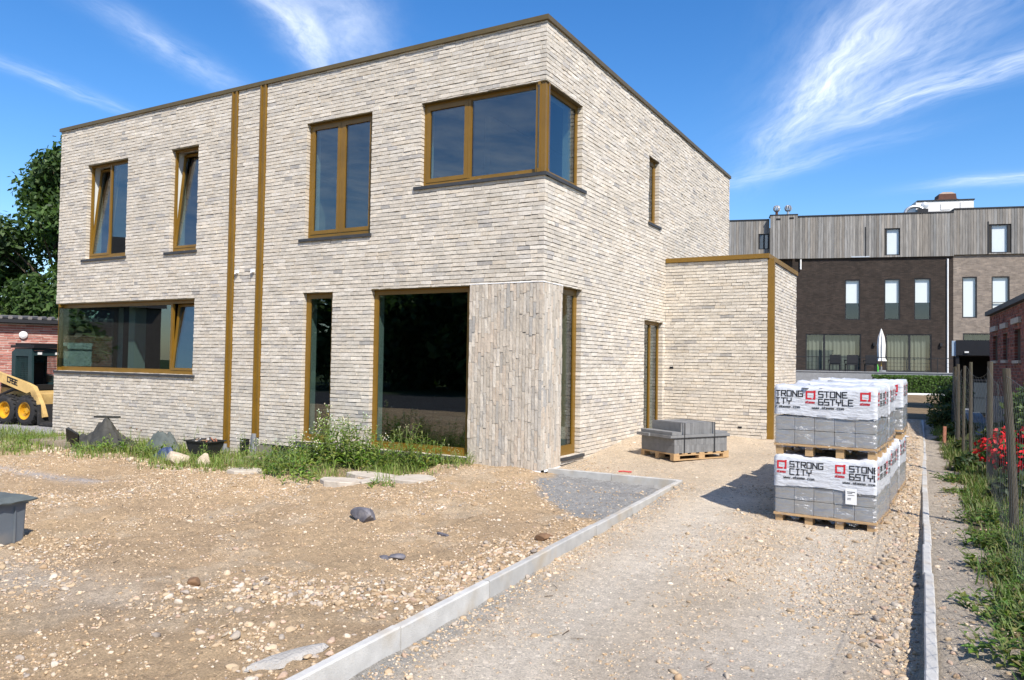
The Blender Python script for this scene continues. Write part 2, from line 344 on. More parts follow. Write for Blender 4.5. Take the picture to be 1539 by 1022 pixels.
# ------------------------------------------------------------------ terrain
def KL(y): return 1.84 - .05 * (np.asarray(y) - .24)          # left kerb, inner edge
def KR(y): return 4.62 - .027 * (np.asarray(y) + 1.49)        # right kerb, inner edge
KZR = lambda y: np.interp(y, [-9, 0, 4, 8, 14], [-.01, .0, .07, .13, .15])
_ctl = np.array([(-11.6, -.3, -.2), (-8, -.5, -.22), (-5.5, -.5, -.25), (-3.8, -.4, -.17), (-2.2, -.4, -.10), (-1, -.35, -.0), (-.5, -.6, .05), (-.1, -.45, .02), (-.3, -1.2, -.0), (.1, -1.7, -.06), (-1.4, -1.2, -.12), (.25, -.2, -.11), (1, -.2, -.13), (1.7, .0, -.12),
    (1.3, -1.5, -.14), (1.9, -2.5, -.10), (2.05, -4, -.06), (2.15, -6, -.045), (0, -3.5, -.15), (-2, -3, -.18), (-5, -3, -.2), (-9, -3, -.2), (-14, .8, -.19), (-20, 2, -.19), (-2, -6, -.17), (0, -6.5, -.13), (1, -5, -.1),
    (-8, -8, -.2), (2.2, -8, -.05), (0, -9.5, -.13), (-20, -6, -.2), (.5, -4.5, -.13), (-30, 10, -.15), (-30, -25, -.2), (0, -30, -.2)])
def zyard(x, y):
    num = 0; den = 0
    for cx, cy_, cz in _ctl:
        w = 1 / ((x - cx) ** 2 + (y - cy_) ** 2 + .06) ** 1.7; num = num + w * cz; den = den + w
    near = np.clip(1.2 - np.hypot(x, y + 5) / 14, .15, 1)
    return num / den + (fbm(x, y, .9, 3) * .12 + fbm(x, y, 4.5, 5) * .06 + np.maximum(fbm(x, y, 8, 7), 0) * .09 + fbm(x, y, 13, 9) * .035) * near
def zdrive(x, y):
    z = np.interp(y, [-30, -8, -5, -1, 1, 3, 5, 8, 14], [-.25, -.17, -.13, -.06, -.02, .06, .12, .15, .15])
    z = z + .10 * np.clip((y - .9) / 2.2, 0, 1) * np.clip(1 - x / 1.8, 0, 1)
    cxl = 3.25 - .03 * y
    z = z - .022 * (np.exp(-((x - cxl - .62) / .28) ** 2) + np.exp(-((x - cxl + .62) / .32) ** 2)) * (y < 2)
    return z + fbm(x, y, .8, 21) * .035 + fbm(x, y, 5, 23) * .022
def zverge(x, y):
    z = KZR(y) - .03 + np.clip((x - KR(y)) / .8, 0, 1) * .0
    far = np.clip((y - 13.4) / 6, 0, 1)
    return z - .02 * far + fbm(x, y, 1.2, 31) * .09 * np.clip((x - KR(y) - .06) * 4, .3, 1) + fbm(x, y, 6, 33) * .03
def ground_z(x, y):
    x = np.asarray(x, float); y = np.asarray(y, float)
    a = zyard(x, y); b = zdrive(x, y); c = zverge(x, y)
    t1 = np.clip((x - KL(y)) / .06, 0, 1); t1 = np.where(y > .21, np.maximum(t1, np.clip((y - .21) / .06, 0, 1) * (x > -.3)), t1)
    z = a * (1 - t1) + b * t1
    t2 = np.clip((x - KR(y)) / .06, 0, 1); t2 = np.where((y > 13) & (x > 0), 1, t2)
    z = z * (1 - t2) + c * t2
    edge = np.clip((np.hypot(x, y) - 55) / 30, 0, 1)
    return z * (1 - edge) - .2 * edge
def gz(x, y): return float(ground_z(np.array([x]), np.array([y]))[0])

def axis_pts(segs):
    out = []
    for a, b, st in segs: out.append(np.arange(a, b, st))
    return np.concatenate(out + [np.array([segs[-1][1]])])
gx = axis_pts([(-300, -60, 40), (-60, -30, 4), (-30, -9, .3), (-9, -4, .08), (-4, 5.6, .033), (5.6, 8, .1), (8, 20, 1), (20, 60, 5), (60, 300, 40)])
gy = axis_pts([(-300, -60, 40), (-60, -12, 3), (-12, -7.5, .15), (-7.5, 1.2, .033), (1.2, 6, .06), (6, 14, .15), (14, 40, .8), (40, 90, 5), (90, 300, 40)])
GX, GY = np.meshgrid(gx, gy, indexing='ij'); GZ = ground_z(GX, GY)
def mixc(c, d, t): return c * (1 - t[..., None]) + np.array(d) * t[..., None]
def sm(x, a, b): t = np.clip((x - a) / (b - a), 0, 1); return t * t * (3 - 2 * t)
def ground_col(x, y):
    yard = np.zeros(x.shape + (3,)) + np.array((.545, .39, .232))
    n1 = fbm(x, y, .55, 41) + .5; n2 = fbm(x, y, 2.3, 43) + .5
    yard = mixc(yard, (.47, .335, .205), sm(n1, .5, .66) * .7)
    yard = mixc(yard, (.63, .50, .345), sm(n2, .56, .68) * .5)
    tri = sm(x + .3 * (n2 - .5), .05, .25) * sm(y + .45 + 1.15 * x + (n2 - .5) * 1.0, -.15, .15) ; yard = mixc(yard, (.335, .325, .305), np.clip(tri, 0, 1))
    pale = np.exp(-((y + 3.3 - .05 * (x + 6.5)) / .16) ** 2) * sm(-x, 4.3, 5.2); yard = mixc(yard, (.50, .455, .42), np.clip(pale, 0, 1) * .9)
    pale2 = np.exp(-(((x + 1.2) / 1.6) ** 2 + ((y + 6.2) / .35) ** 2)) ; yard = mixc(yard, (.50, .45, .38), pale2 * .6)
    yard = mixc(yard, (.065, .065, .068), sm(-y, 11.0, 11.3)); yard = mixc(yard, (.05, .075, .025), sm(-y, 19.0, 19.4))
    pad = sm(-x, 11.2, 11.6) * sm(y, -1.6, -1.2); yard = mixc(yard, (.42, .41, .40), pad)
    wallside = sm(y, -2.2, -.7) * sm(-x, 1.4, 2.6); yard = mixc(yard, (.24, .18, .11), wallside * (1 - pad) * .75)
    dr = np.zeros(x.shape + (3,)) + np.array((.64, .52, .375))
    cxl = 3.25 - .03 * y
    tracks = np.exp(-((x - cxl - .62 + .1 * (n1 - .5)) / .33) ** 2) + np.exp(-((x - cxl + .62 + .1 * (n1 - .5)) / .40) ** 2)
    dr = mixc(dr, (.72, .625, .495), np.clip(tracks, 0, 1) * sm(-y, -2.5, .5) * .95)
    dr = mixc(dr, (.60, .54, .46), np.exp(-(((x - 3.75) / .5) ** 2 + ((y + 5.3) / .9) ** 2)) * .5)
    nearK = np.exp(-((x - KL(y) - .1) / .14) ** 2) * sm(n2, .42, .55) * (y < .2); dr = mixc(dr, (.41, .385, .34), np.clip(nearK, 0, 1))
    ve = np.zeros(x.shape + (3,)) + np.array((.11, .085, .05))
    edge = KR(y) + .40 + (n2 - .5) * .6 - np.clip(y - 3, 0, 6) * .03
    ve = mixc(ve, (.47, .40, .31), (1 - sm(x, edge - .06, edge + .06)) * sm(14 - y, 0, 1))
    ve = mixc(ve, (.30, .215, .13), sm(y, 13, 15) * .8)
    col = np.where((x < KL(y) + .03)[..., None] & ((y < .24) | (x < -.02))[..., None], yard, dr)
    col = np.where((x > KR(y) + .03)[..., None] | ((y > 13.05) & (x > 0))[..., None], ve, col)
    return np.clip(col, .02, 1)
GC = ground_col(GX, GY)
nx, ny = len(gx), len(gy)
ii, jj = np.meshgrid(np.arange(nx - 1), np.arange(ny - 1), indexing='ij')
cxm = (GX[:-1, :-1] + GX[1:, 1:]) / 2; cym = (GY[:-1, :-1] + GY[1:, 1:]) / 2
quads = np.stack([ii * ny + jj, (ii + 1) * ny + jj, (ii + 1) * ny + jj + 1, ii * ny + jj + 1], -1)
is_ver = ((cxm > KR(cym) + .03) & (cym > -14)) & (cxm < 16) & (cym < 34) | ((cym > 13.03) & (cxm > 1.5) & (cxm < 16) & (cym < 34))
is_dr = (~is_ver) & (cxm <= KR(cym) + .03) & (cym < 13.03) & (((cxm > KL(cym) + .03) & (cym > -14)) | ((cym > .24) & (cxm > 0)))
is_gr = ~(is_ver | is_dr)
allv = np.stack([GX.ravel(), GY.ravel(), GZ.ravel()], -1); allc = GC.reshape(-1, 3)
for nm, mask in (('ground', is_gr), ('driveway', is_dr), ('verge', is_ver)):
    q = quads[mask]; used, inv = np.unique(q.ravel(), return_inverse=True)
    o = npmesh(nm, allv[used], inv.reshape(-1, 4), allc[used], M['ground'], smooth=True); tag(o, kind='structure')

# kerbs: rows of metre-long stones with fine joints
def kerb_run(p0, p1, z0, z1, name, side=1, w=.06):
    mb = MB(); p0 = Vector(p0); p1 = Vector(p1); L = (p1 - p0).length; d = (p1 - p0) / L; nrm = Vector((-d.y, d.x)) * side
    n = max(1, round(L)); st = L / n
    for i in range(n):
        a = i * st + .003; b = (i + 1) * st - .003; zz = U(-.005, .005); off = U(-.005, .005); k_ = U(.86, 1.1); mb.cur = (.46 * k_, .445 * k_, .41 * k_)
        def T(x, y, z): q = p0 + d * x + nrm * (y + off); return (q.x, q.y, z + (z0 + (z1 - z0) * x / L) + zz)
        # chamfered section
        sec = [(0, -.35), (0, -.008), (.008, 0), (w - .008, 0), (w, -.008), (w, -.35)]
        ra = [mb.vert(T(a, s_[0], s_[1])) for s_ in sec]; rb = [mb.vert(T(b, s_[0], s_[1])) for s_ in sec]
        for k in range(6): mb.face((ra[k], ra[(k + 1) % 6], rb[(k + 1) % 6], rb[k]) if side < 0 else (ra[k], rb[k], rb[(k + 1) % 6], ra[(k + 1) % 6]))
        mb.face(ra if side > 0 else ra[::-1]); mb.face(rb[::-1] if side > 0 else rb)
    return tag(mb.build(name, M['concrete']), kind='structure')
kerb_run((float(KL(.20)), .20), (float(KL(-12)), -12), .0, .0, 'kerb', side=1)
kerb_run((.005, .21), (float(KL(.21)) + .055, .215), .0, .0, 'kerb', side=1)
ys = [-12, -4, 0, 4, 8, 13.1]
for a, b in zip(ys[:-1], ys[1:]): kerb_run((float(KR(a)), a), (float(KR(b)), b), float(KZR(a)), float(KZR(b)), 'kerb', side=-1)
kerb_run((1.9, 13.03), (float(KR(13.03)), 13.03), .15, .15, 'kerb', side=1)

# ------------------------------------------------------------------ brickwork
PAL = [((.635, .57, .475), 36), ((.605, .543, .45), 32), ((.665, .605, .515), 18), ((.575, .52, .437), 18), ((.605, .53, .425), 8), ((.535, .49, .425), 8), ((.47, .435, .39), 3), ((.40, .375, .34), 1)]
_pc = [p for p, w in PAL]; _pw = [w for p, w in PAL]
def brick_col(u, z):
    c = rng.choices(_pc, _pw)[0]; k = U(.95, 1.05) * (1 + .12 * (_T[int(u * 2 + 90) & 255, int(z * 3 + 40) & 255] - .5))
    w_ = U(-.008, .008); return (min(.78, c[0] * k * (1 + w_)), min(.78, c[1] * k), min(.78, c[2] * k * (1 - w_)))
class Frame:
    def __init__(s, P0, Uv, Nv): s.P = Vector(P0); s.U = Vector(Uv); s.N = Vector(Nv); s.flip = s.U.cross(Vector((0, 0, 1))).dot(s.N) < 0
    def __call__(s, u, d, z):
        q = s.P + s.U * u + s.N * d; return (q.x, q.y, q.z + z)
def FT(F):        # box transform (u, d, z) with the right winding
    def T(u, d, z): return F(u, d, z)
    T.flip = not F.flip
    return T
def one_brick(mb, F, u0, u1, z0, z1, depth=.1, rough=.0032, col=None, vertical=False, dz=None):
    L = (z1 - z0) if vertical else (u1 - u0); n = max(1, min(3, int(L / .07)))
    pr = U(-.0045, .0045) if dz is None else dz
    col = col or brick_col(u0, z0); tone = U(.94, 1.06)
    ids = []
    for row in (0, 1):
        for k in range(n + 1):
            t = k / n; t2_ = (tone if row else 1) * U(.92, 1.07); c = tuple(x * t2_ for x in col)
            ja, jb = U(-rough, rough), U(-rough, rough)
            if vertical: u, z = (u0 if row == 0 else u1) + ja, z0 + (z1 - z0) * t + jb
            else: u, z = u0 + (u1 - u0) * t + jb, (z0 if row == 0 else z1) + ja
            ids.append((mb.vert(F(u, pr + U(-rough, rough), z), c), mb.vert(F(u, -depth, z), tuple(x * .9 for x in c))))
    A = ids[:n + 1]; B = ids[n + 1:]
    fl = F.flip != vertical
    def q(*i): mb.face(i[::-1] if fl else i)
    for k in range(n):
        q(A[k][0], A[k + 1][0], B[k + 1][0], B[k][0])
        q(A[k][1], A[k + 1][1], A[k + 1][0], A[k][0]); q(B[k][0], B[k + 1][0], B[k + 1][1], B[k][1])
    q(A[0][1], A[0][0], B[0][0], B[0][1]); q(A[n][0], A[n][1], B[n][1], B[n][0])
H_C = .0605; J = .0098
def brickwork(mb, F, u0, u1, z0, z1, holes=(), corner0=None, corner1=None, par0=0, lens=(.18, .27), h=H_C, j=J, zbase=None, colf=None, depth=.1):
    """running courses, clipped at openings; corner0/1 = depth by which odd / even courses stop short (interlocked corner)"""
    zb = z0 if zbase is None else zbase
    k = math.floor((z0 - zb) / h)
    while zb + k * h < z1 - .012:
        za = max(zb + k * h, z0); zc = min(zb + (k + 1) * h - j, z1)
        if zc - za > .008:
            a = u0 + (corner0 if corner0 and k % 2 == par0 else 0); b = u1 - (corner1 if corner1 and k % 2 else 0)
            segs = [(a, b, za, zc)]
            for (h0, h1, g0, g1) in holes:
                new = []
                for (s0, s1, y0, y1) in segs:
                    if h1 <= s0 or h0 >= s1 or g1 <= y0 or g0 >= y1: new.append((s0, s1, y0, y1)); continue
                    if h0 > s0: new.append((s0, h0, y0, y1))
                    if h1 < s1: new.append((h1, s1, y0, y1))
                    m0, m1 = max(s0, h0), min(s1, h1)
                    if y0 < g0 - .012: new.append((m0, m1, y0, g0))
                    if y1 > g1 + .012: new.append((m0, m1, g1, y1))
                segs = new
            for (s0, s1, y0, y1) in segs:
                u = s0; first = True
                while u < s1 - .004:
                    L = U(*lens)
                    if first and U(0, 1) < .6: L *= U(.45, .95)
                    if U(0, 1) < .12: L *= .5
                    first = False
                    e = u + L
                    if s1 - e < .06: e = s1
                    one_brick(mb, F, u, min(e, s1) - (min(j * .4, .004) if e < s1 else 0), y0 + U(-.001, .001), y1 + U(-.0015, .0015), col=colf(u, y0) if colf else None, depth=depth)
                    u = e
        k += 1
def wall_body(mb, F, u0, u1, z0, z1, holes, d0=-.011, d1=-.34, grow=.006, omit=lambda u, z: False):
    hs_ = [(a - grow, b + grow, c - grow, d + grow) for a, b, c, d in holes]
    us = sorted({u0, u1, *[min(max(v, u0), u1) for h in hs_ for v in h[:2]]}); zs = sorted({z0, z1, *[min(max(v, z0), z1) for h in hs_ for v in h[2:]]})
    def solid(i, k):
        if i < 0 or k < 0 or i >= len(us) - 1 or k >= len(zs) - 1: return False
        u, z = (us[i] + us[i + 1]) / 2, (zs[k] + zs[k + 1]) / 2
        return not any(a < u < b and c < z < d for a, b, c, d in hs_)
    for i in range(len(us) - 1):
        for k in range(len(zs) - 1):
            if not solid(i, k): continue
            a, b, c, d = us[i], us[i + 1], zs[k], zs[k + 1]
            mb.poly([F(a, d0, c), F(b, d0, c), F(b, d0, d), F(a, d0, d)], 0)
            mb.poly([F(a, d1, c), F(b, d1, c), F(b, d1, d), F(a, d1, d)], 1)
            for (ni, nk, p, q) in ((i - 1, k, (a, c), (a, d)), (i + 1, k, (b, c), (b, d)), (i, k - 1, (a, c), (b, c)), (i, k + 1, (a, d), (b, d))):
                if not solid(ni, nk):
                    mb.poly([F(p[0], d0, p[1]), F(q[0], d0, q[1]), F(q[0], -.16, q[1]), F(p[0], -.16, p[1])], 0)
                    mb.poly([F(p[0], -.16, p[1]), F(q[0], -.16, q[1]), F(q[0], d1, q[1]), F(p[0], d1, p[1])], 2)

# ------------------------------------------------------------------ the new brick house
HX, HY, HZ = -11.6, 10.2, 6.2
house = thing('brick_house', 'large new two-storey flat-roofed house of pale grey brick with bronze window frames', 'house', (0, 0, 0))
F_front = Frame((0, 0, 0), (1, 0, 0), (0, -1, 0)); F_side = Frame((0, 0, 0), (0, 1, 0), (1, 0, 0))
F_left = Frame((HX, 0, 0), (0, 1, 0), (-1, 0, 0)); F_back = Frame((0, HY, 0), (1, 0, 0), (0, 1, 0))
AX, AY, AYE, AZ = 1.93, 5.23, 8.35, 3.45
F_af = Frame((0, AY, 0), (1, 0, 0), (0, -1, 0)); F_as = Frame((AX, AY, 0), (0, 1, 0), (1, 0, 0))

W = dict(G1=(HX, -7.19, 1.13, 2.53), W1=(-10.62, -9.29, 3.43, 5.37), W2=(-7.96, -7.19, 3.43, 5.37), W3=(-4.48, -3.08, 3.45, 5.38), W4=(-2.12, 0, 4.09, 5.36),
         G2=(-4.48, -3.83, .10, 2.55), G3=(-3.03, -1.2, .08, 2.56))
SW = dict(W4=(0, 1.22, 4.09, 5.36), G4=(.62, 1.27, .10, 2.57), S1=(4.2, 4.78, 4.10, 5.34), D1=(4.04, 5.08, .12, 2.27))
fh = [list(v) for v in W.values()]
for h in fh:
    if h[0] == HX: h[0] = HX - .2
    if h[1] == 0: h[1] = .2
sh = [list(v) for v in SW.values()]
for h in sh:
    if h[0] == 0: h[0] = -.2
lh = [[-.2, 1.3, 1.13, 2.53]]
wb = MB()
wall_body(wb, F_front, HX + .011, -.011, -.6, HZ, fh); wall_body(wb, F_side, .011, HY - .011, -.6, HZ, sh)
wall_body(wb, F_left, .011, HY - .011, -.6, HZ, lh); wall_body(wb, F_back, HX + .011, -.011, -.6, HZ, [])
wall = wb.build('wall', [M['mortar'], M['room'], M['plaster']], house)
bm_ = MB()
brickwork(bm_, F_front, HX, 0, -5 * H_C, HZ, [tuple(h) for h in fh] + [(-5.5, .1, -1, -.001), (-1.2, .1, -1, 2.575), (-6.31, -6.15, -1, 9), (-5.59, -5.43, -1, 9)], corner0=.1, corner1=.1, zbase=0)
brickwork(bm_, F_side, 0, HY, 0, HZ, [tuple(h) for h in sh] + [(-.1, .62, -1, 2.575)], corner0=.1, zbase=0)
brickwork(bm_, F_left, 0, HY, -3 * H_C, HZ, [tuple(h) for h in lh], corner0=.1, par0=1, zbase=0)
brickwork(bm_, F_back, HX, 0, 3.3, HZ, [], zbase=0)
bm_.build('brick_facing', M['brick'], house)

# standing-brick panel round the corner
vp = MB()
PALV = [((.53, .465, .38), 26), ((.49, .43, .35), 24), ((.54, .455, .36), 10), ((.46, .42, .36), 14), ((.58, .52, .435), 16), ((.40, .375, .335), 5)]
def vcol(): 
    c = rng.choices([p for p, w in PALV], [w for p, w in PALV])[0]; k = U(.92, 1.08); return tuple(x * k for x in c)
def vpanel(F, u0, u1):
    n = round((u1 - u0) / .051); st = (u1 - u0) / n
    for i in range(n):
        z = -.02 - U(0, .2)
        while z < 2.565:
            e = min(z + U(.20, .32), 2.567)
            if 2.567 - e < .05: e = 2.567
            if e > .02: one_brick(vp, F, u0 + i * st + .003, u0 + (i + 1) * st - .003, max(z, -.015), e - .004, col=vcol(), vertical=True, depth=.09)
            z = e
vpanel(F_front, -1.195, -.002); vpanel(F_side, .004, .618)
vp.build('vertical_brick_panel', M['brick'], house)
tr = MB(); T = FT(F_front); tr.box(-1.2, .004, -.1, .004, -.045, -.018, T); tr.box(-1.2, .004, -.1, .005, 2.5675, 2.576, T)
T = FT(F_side); tr.box(0, .62, -.1, .004, -.045, -.018, T); tr.box(.006, .62, -.1, .005, 2.5675, 2.576, T); tr.build('panel_trim', M['concrete'], house)
pl = MB(); T = FT(F_front); pl.box(-5.42, -.02, -.1, -.02, -.6, -.002, T); T = FT(F_side); pl.box(.02, 5.2, -.1, -.02, -.6, -.002, T)
for i in range(26):
    u = U(-5.3, -.2); pl.poly([F_front(u, -.012, -.3), F_front(u + .25, -.004, -.3), F_front(u + .25, -.008, -.01), F_front(u, -.005, -.008)])
pl.build('plinth_membrane', M['membrane'], house)

# copings and roof
cp_ = MB(); O = .035
def coping_strip(T, u0, u1, z, seg=2.9):
    n = max(1, round((u1 - u0) / seg)); st = (u1 - u0) / n
    for i in range(n): cp_.box(u0 + i * st + (.0015 if i else 0), u0 + (i + 1) * st - (.0015 if i < n - 1 else 0), -.3, O, z, z + .068, T)
coping_strip(FT(F_front), HX - O, O, HZ); coping_strip(FT(F_side), .302, HY + O, HZ); coping_strip(FT(F_left), .302, HY + O, HZ)
cp_.box(HX + .302, -.302, HY - .3, HY + O, HZ, HZ + .068); cp_.build('roof_coping', M['bronze_dark'], house)
rf = MB(); rf.box(HX + .1, -.1, .1, HY - .1, 5.96, 6.12); rf.build('roof', M['tile'], house)

# inside: floors, partitions
it = MB()
it.box(HX + .3, -.3, .3, HY - .3, -.3, -.03, mat=1); it.box(HX + .32, -.32, .32, HY - .32, 2.74, 3.2, mat=0)
for z0, z1 in ((-.03, 2.74), (3.2, 5.96)):
    it.box(-6.05, -5.75, .34, HY - .34, z0, z1); it.box(-5.75, -.34, 5.6, 5.75, z0, z1); it.box(HX + .34, -6.05, 5.2, 5.35, z0, z1)
it.box(-9.78, -9.58, .45, .7, -.03, 2.74, mat=3); it.box(-2.6, -2.48, 2.6, 5.6, 3.2, 5.96, mat=2); it.box(-4.9, -4.78, .34, 3.0, 3.2, 5.96, mat=2); it.box(-9.1, -9.0, .34, 3.4, 3.2, 5.96, mat=2)
it.build('interior', [M['room'], M['floor'], M['roomlight'], M['plaster']], house)

def window(F, u0, u1, z0, z1, divs, sill=True, fb=.07, fw=.048, over=(.08, .08), head=True, parent=house, skip=''):
    T = FT(F); mb = MB(); D0, D1 = -.130, -.084
    a = u0 if 'l' in skip else u0 + fw; b = u1 if 'r' in skip else u1 - fw
    if 'l' not in skip: mb.box(u0 - .004, u0 + fw, D0, D1, z0 - .004, z1 + .004, T)
    if 'r' not in skip: mb.box(u1 - fw, u1 + .004, D0, D1, z0 - .004, z1 + .004, T)
    mb.box(a, b, D0, D1, z1 - fw, z1 + .004, T); mb.box(a, b, D0, D1, z0 - .004, z0 + fb, T)
    cuts = []
    n = len(divs); lo = a
    for i, (wd, kind) in enumerate(divs):
        hi = b if i == n - 1 else lo + (b - a) * wd
        cuts.append((lo, hi, kind)); lo = hi
        if i < n - 1: mb.box(hi - .024, hi + .024, D0 + .002, D1 + .004, z0 + fb, z1 - fw, T)
    win = mb.build('window', M['bronze'], parent)
    if head: hb = MB(); hb.box(u0 - .004, u1 + .004, D1 + .002, -.004, z1 - .012, z1 + .005, T); hb.build('head_shadow_strip', M['bronze_dark'], win)  # flashing strip coloured dark to stand in for the shadow under the head
    for i, (lo, hi, kind) in enumerate(cuts):
        p = lo + (.024 if i else 0); q = hi - (.024 if i < n - 1 else 0); r, s_ = z0 + fb, z1 - fw
        if kind == 'fixed':
            g = MB(); g.box(p + .0015, q - .0015, -.122, -.104, r + .0015, s_ - .0015, T); pane = g.build('pane', M['glass'], win)
            be = MB(); bw = .016
            be.box(p + .001, p + bw, -.103, -.088, r + .001, s_ - .001, T); be.box(q - bw, q - .001, -.103, -.088, r + .001, s_ - .001, T)
            be.box(p + bw, q - bw, -.103, -.088, r + .001, r + bw, T); be.box(p + bw, q - bw, -.103, -.088, s_ - bw, s_ - .001, T); be.build('glazing_bead', M['bronze'], win)
        else:
            sw = .062 if kind == 'sash' else .046; ang = R(5.4) if kind == 'tilt' else 0
            def TS(u, d, z, ca=math.cos(ang), sa=math.sin(ang), zb=r):
                dd = d + .11; h = z - zb
                return F(u, -.11 + dd * ca - h * sa, zb + h * ca + dd * sa * .3)
            TS.flip = T.flip
            sb = MB()
            for (x0, x1, y0, y1) in ((p + .002, p + sw, r + .002, s_ - .002), (q - sw, q - .002, r + .002, s_ - .002), (p + sw, q - sw, r + .002, r + sw), (p + sw, q - sw, s_ - sw, s_ - .002)):
                sb.box(x0, x1, -.104, -.076, y0, y1, TS, 0); sb.box(x0 + .004, x1 - .004, -.135, -.1045, y0 + .004, y1 - .004, TS, 1 if kind == 'tilt' else 0)
            so_ = sb.build('sash', [M['bronze'], M['bronze_in']], win)
            if kind == 'tilt': so_['label'] = 'sash tilted open inwards at the top'
            g = MB(); g.box(p + sw + .0015, q - sw - .0015, -.118, -.100, r + sw + .0015, s_ - sw - .0015, TS); g.build('pane', M['glass'], win)
    if sill:
        sl = MB(); sl.box(u0 - over[0], u1 + over[1], -.09, .032, z0 - .052, z0 - .006, T); sl.build('sill', M['sill'], win)
    return win
window(F_front, *W['G1'], [(.845, 'fixed'), (0, 'tilt')], fw=.075, over=(.0, .06))
window(F_left, 0.0, 1.3, 1.13, 2.53, [(1, 'fixed')], fw=.07, skip='l', over=(-.035, .06), head=False)
window(F_front, *W['W1'], [(.5, 'tilt'), (0, 'fixed')], over=(.11, .03), fw=.04)
window(F_front, *W['W2'], [(1, 'tilt')], over=(.12, .03), fw=.04)
window(F_front, *W['W3'], [(.5, 'sash'), (0, 'sash')], over=(.11, .03))
window(F_front, *W['W4'], [(.37, 'sash'), (0, 'fixed')], skip='r', over=(.11, .034), fb=.06)
window(F_side, *SW['W4'], [(1, 'fixed')], skip='l', over=(-.001, .12), fb=.06)
pc = MB(); pc.box(-.165, -.018, .018, .165, 4.086, 5.364); pc.box(-.14, -.012, .012, .14, 4.10, 5.35); pc.build('corner_post', M['bronze'], house)
window(F_front, *W['G2'], [(1, 'fixed')], fb=.10, over=(.1, .03), fw=.08)
window(F_front, *W['G3'], [(1, 'fixed')], fb=.10, over=(.12, .0), fw=.07)
window(F_side, *SW['G4'], [(1, 'fixed')], fb=.13, over=(.0, .12), fw=.085)
window(F_side, *SW['S1'], [(1, 'fixed')], over=(.03, .08), fw=.09)
window(F_side, *SW['D1'], [(.52, 'fixed'), (0, 'fixed')], sill=False, fw=.05)
# bronze rainwater channels
for (x0, x1, zb) in ((-6.30, -6.16, -.12), (-5.58, -5.44, .10)):
    dp = MB(); T = FT(F_front); dp.box(x0, x0 + .035, -.09, .03, zb, HZ - .004, T); dp.box(x0 + .035, x1 - .035, -.09, .012, zb, HZ - .004, T); dp.box(x1 - .035, x1, -.09, .03, zb, HZ - .004, T)
    d_ = dp.build('downpipe', M['bronze'], house)
    ft = MB(); ft.tube([((x0 + x1) / 2, -.03, zb + .06), ((x0 + x1) / 2, -.03, -.5)], .045, 10); ft.box(x0 + .01, x1 - .01, .0, .03 + .03, zb - .12, zb - .001, T); ft.build('pipe_foot', M['paver'], d_)
for x, z in ((-6.06, 2.97), (-5.66, 2.97)):
    tb = MB(); T = FT(F_front); tb.box(x - .03, x + .03, .0, .05, z - .03, z + .03, T); tb.tube([(x, -.05, z - .02), (x + .01, -.08, z - .05)], .008, 6); tb.build('cable_outlet', M['white'], house)
tb = MB(); T = FT(F_front); tb.box(-5.86, -5.66, -.05, .03, -.28, .06, T); tb.build('meter_hatch', M['membrane'], house)
# low rear annex
ab = MB()
wall_body(ab, F_af, 0.0, AX - .011, -.4, AZ, []); wall_body(ab, F_as, .011, AYE - AY, -.4, AZ, [])
ab.box(.0, AX - .011, AYE - .3, AYE, -.4, AZ, mat=0); ab.build('annex_wall', [M['mortar'], M['room'], M['plaster']], house)
ab = MB(); brickwork(ab, F_af, 0.001, AX, 0, AZ, [], corner1=.1, zbase=0); brickwork(ab, F_as, 0, AYE - AY, 0, AZ, [], corner0=.1, zbase=0); ab.build('annex_brick_facing', M['brick'], house)
cp_ = MB(); T = FT(F_af); cp_.box(.005, AX + O, -.3, O, AZ, AZ + .085, T); T = FT(F_as); cp_.box(.302, AYE - AY, -.3, O, AZ, AZ + .085, T); cp_.build('annex_coping', M['bronze'], house)
rf = MB(); rf.box(.02, AX - .25, AY + .25, AYE - .05, AZ - .25, AZ - .08); rf.build('annex_roof', M['tile'], house)
dp = MB(); dp.box(AX + .003, AX + .115, AY + .03, AY + .13, .06, AZ - .003); dp.build('annex_downpipe', M['bronze'], house)
ol = MB(); T = FT(F_af); ol.box(.10, .17, -.0, .012, 1.38, 1.42, T); ol.box(1.42, 1.49, -.0, .008, .30, .33, T); ol.build('wall_socket', M['black'], house)

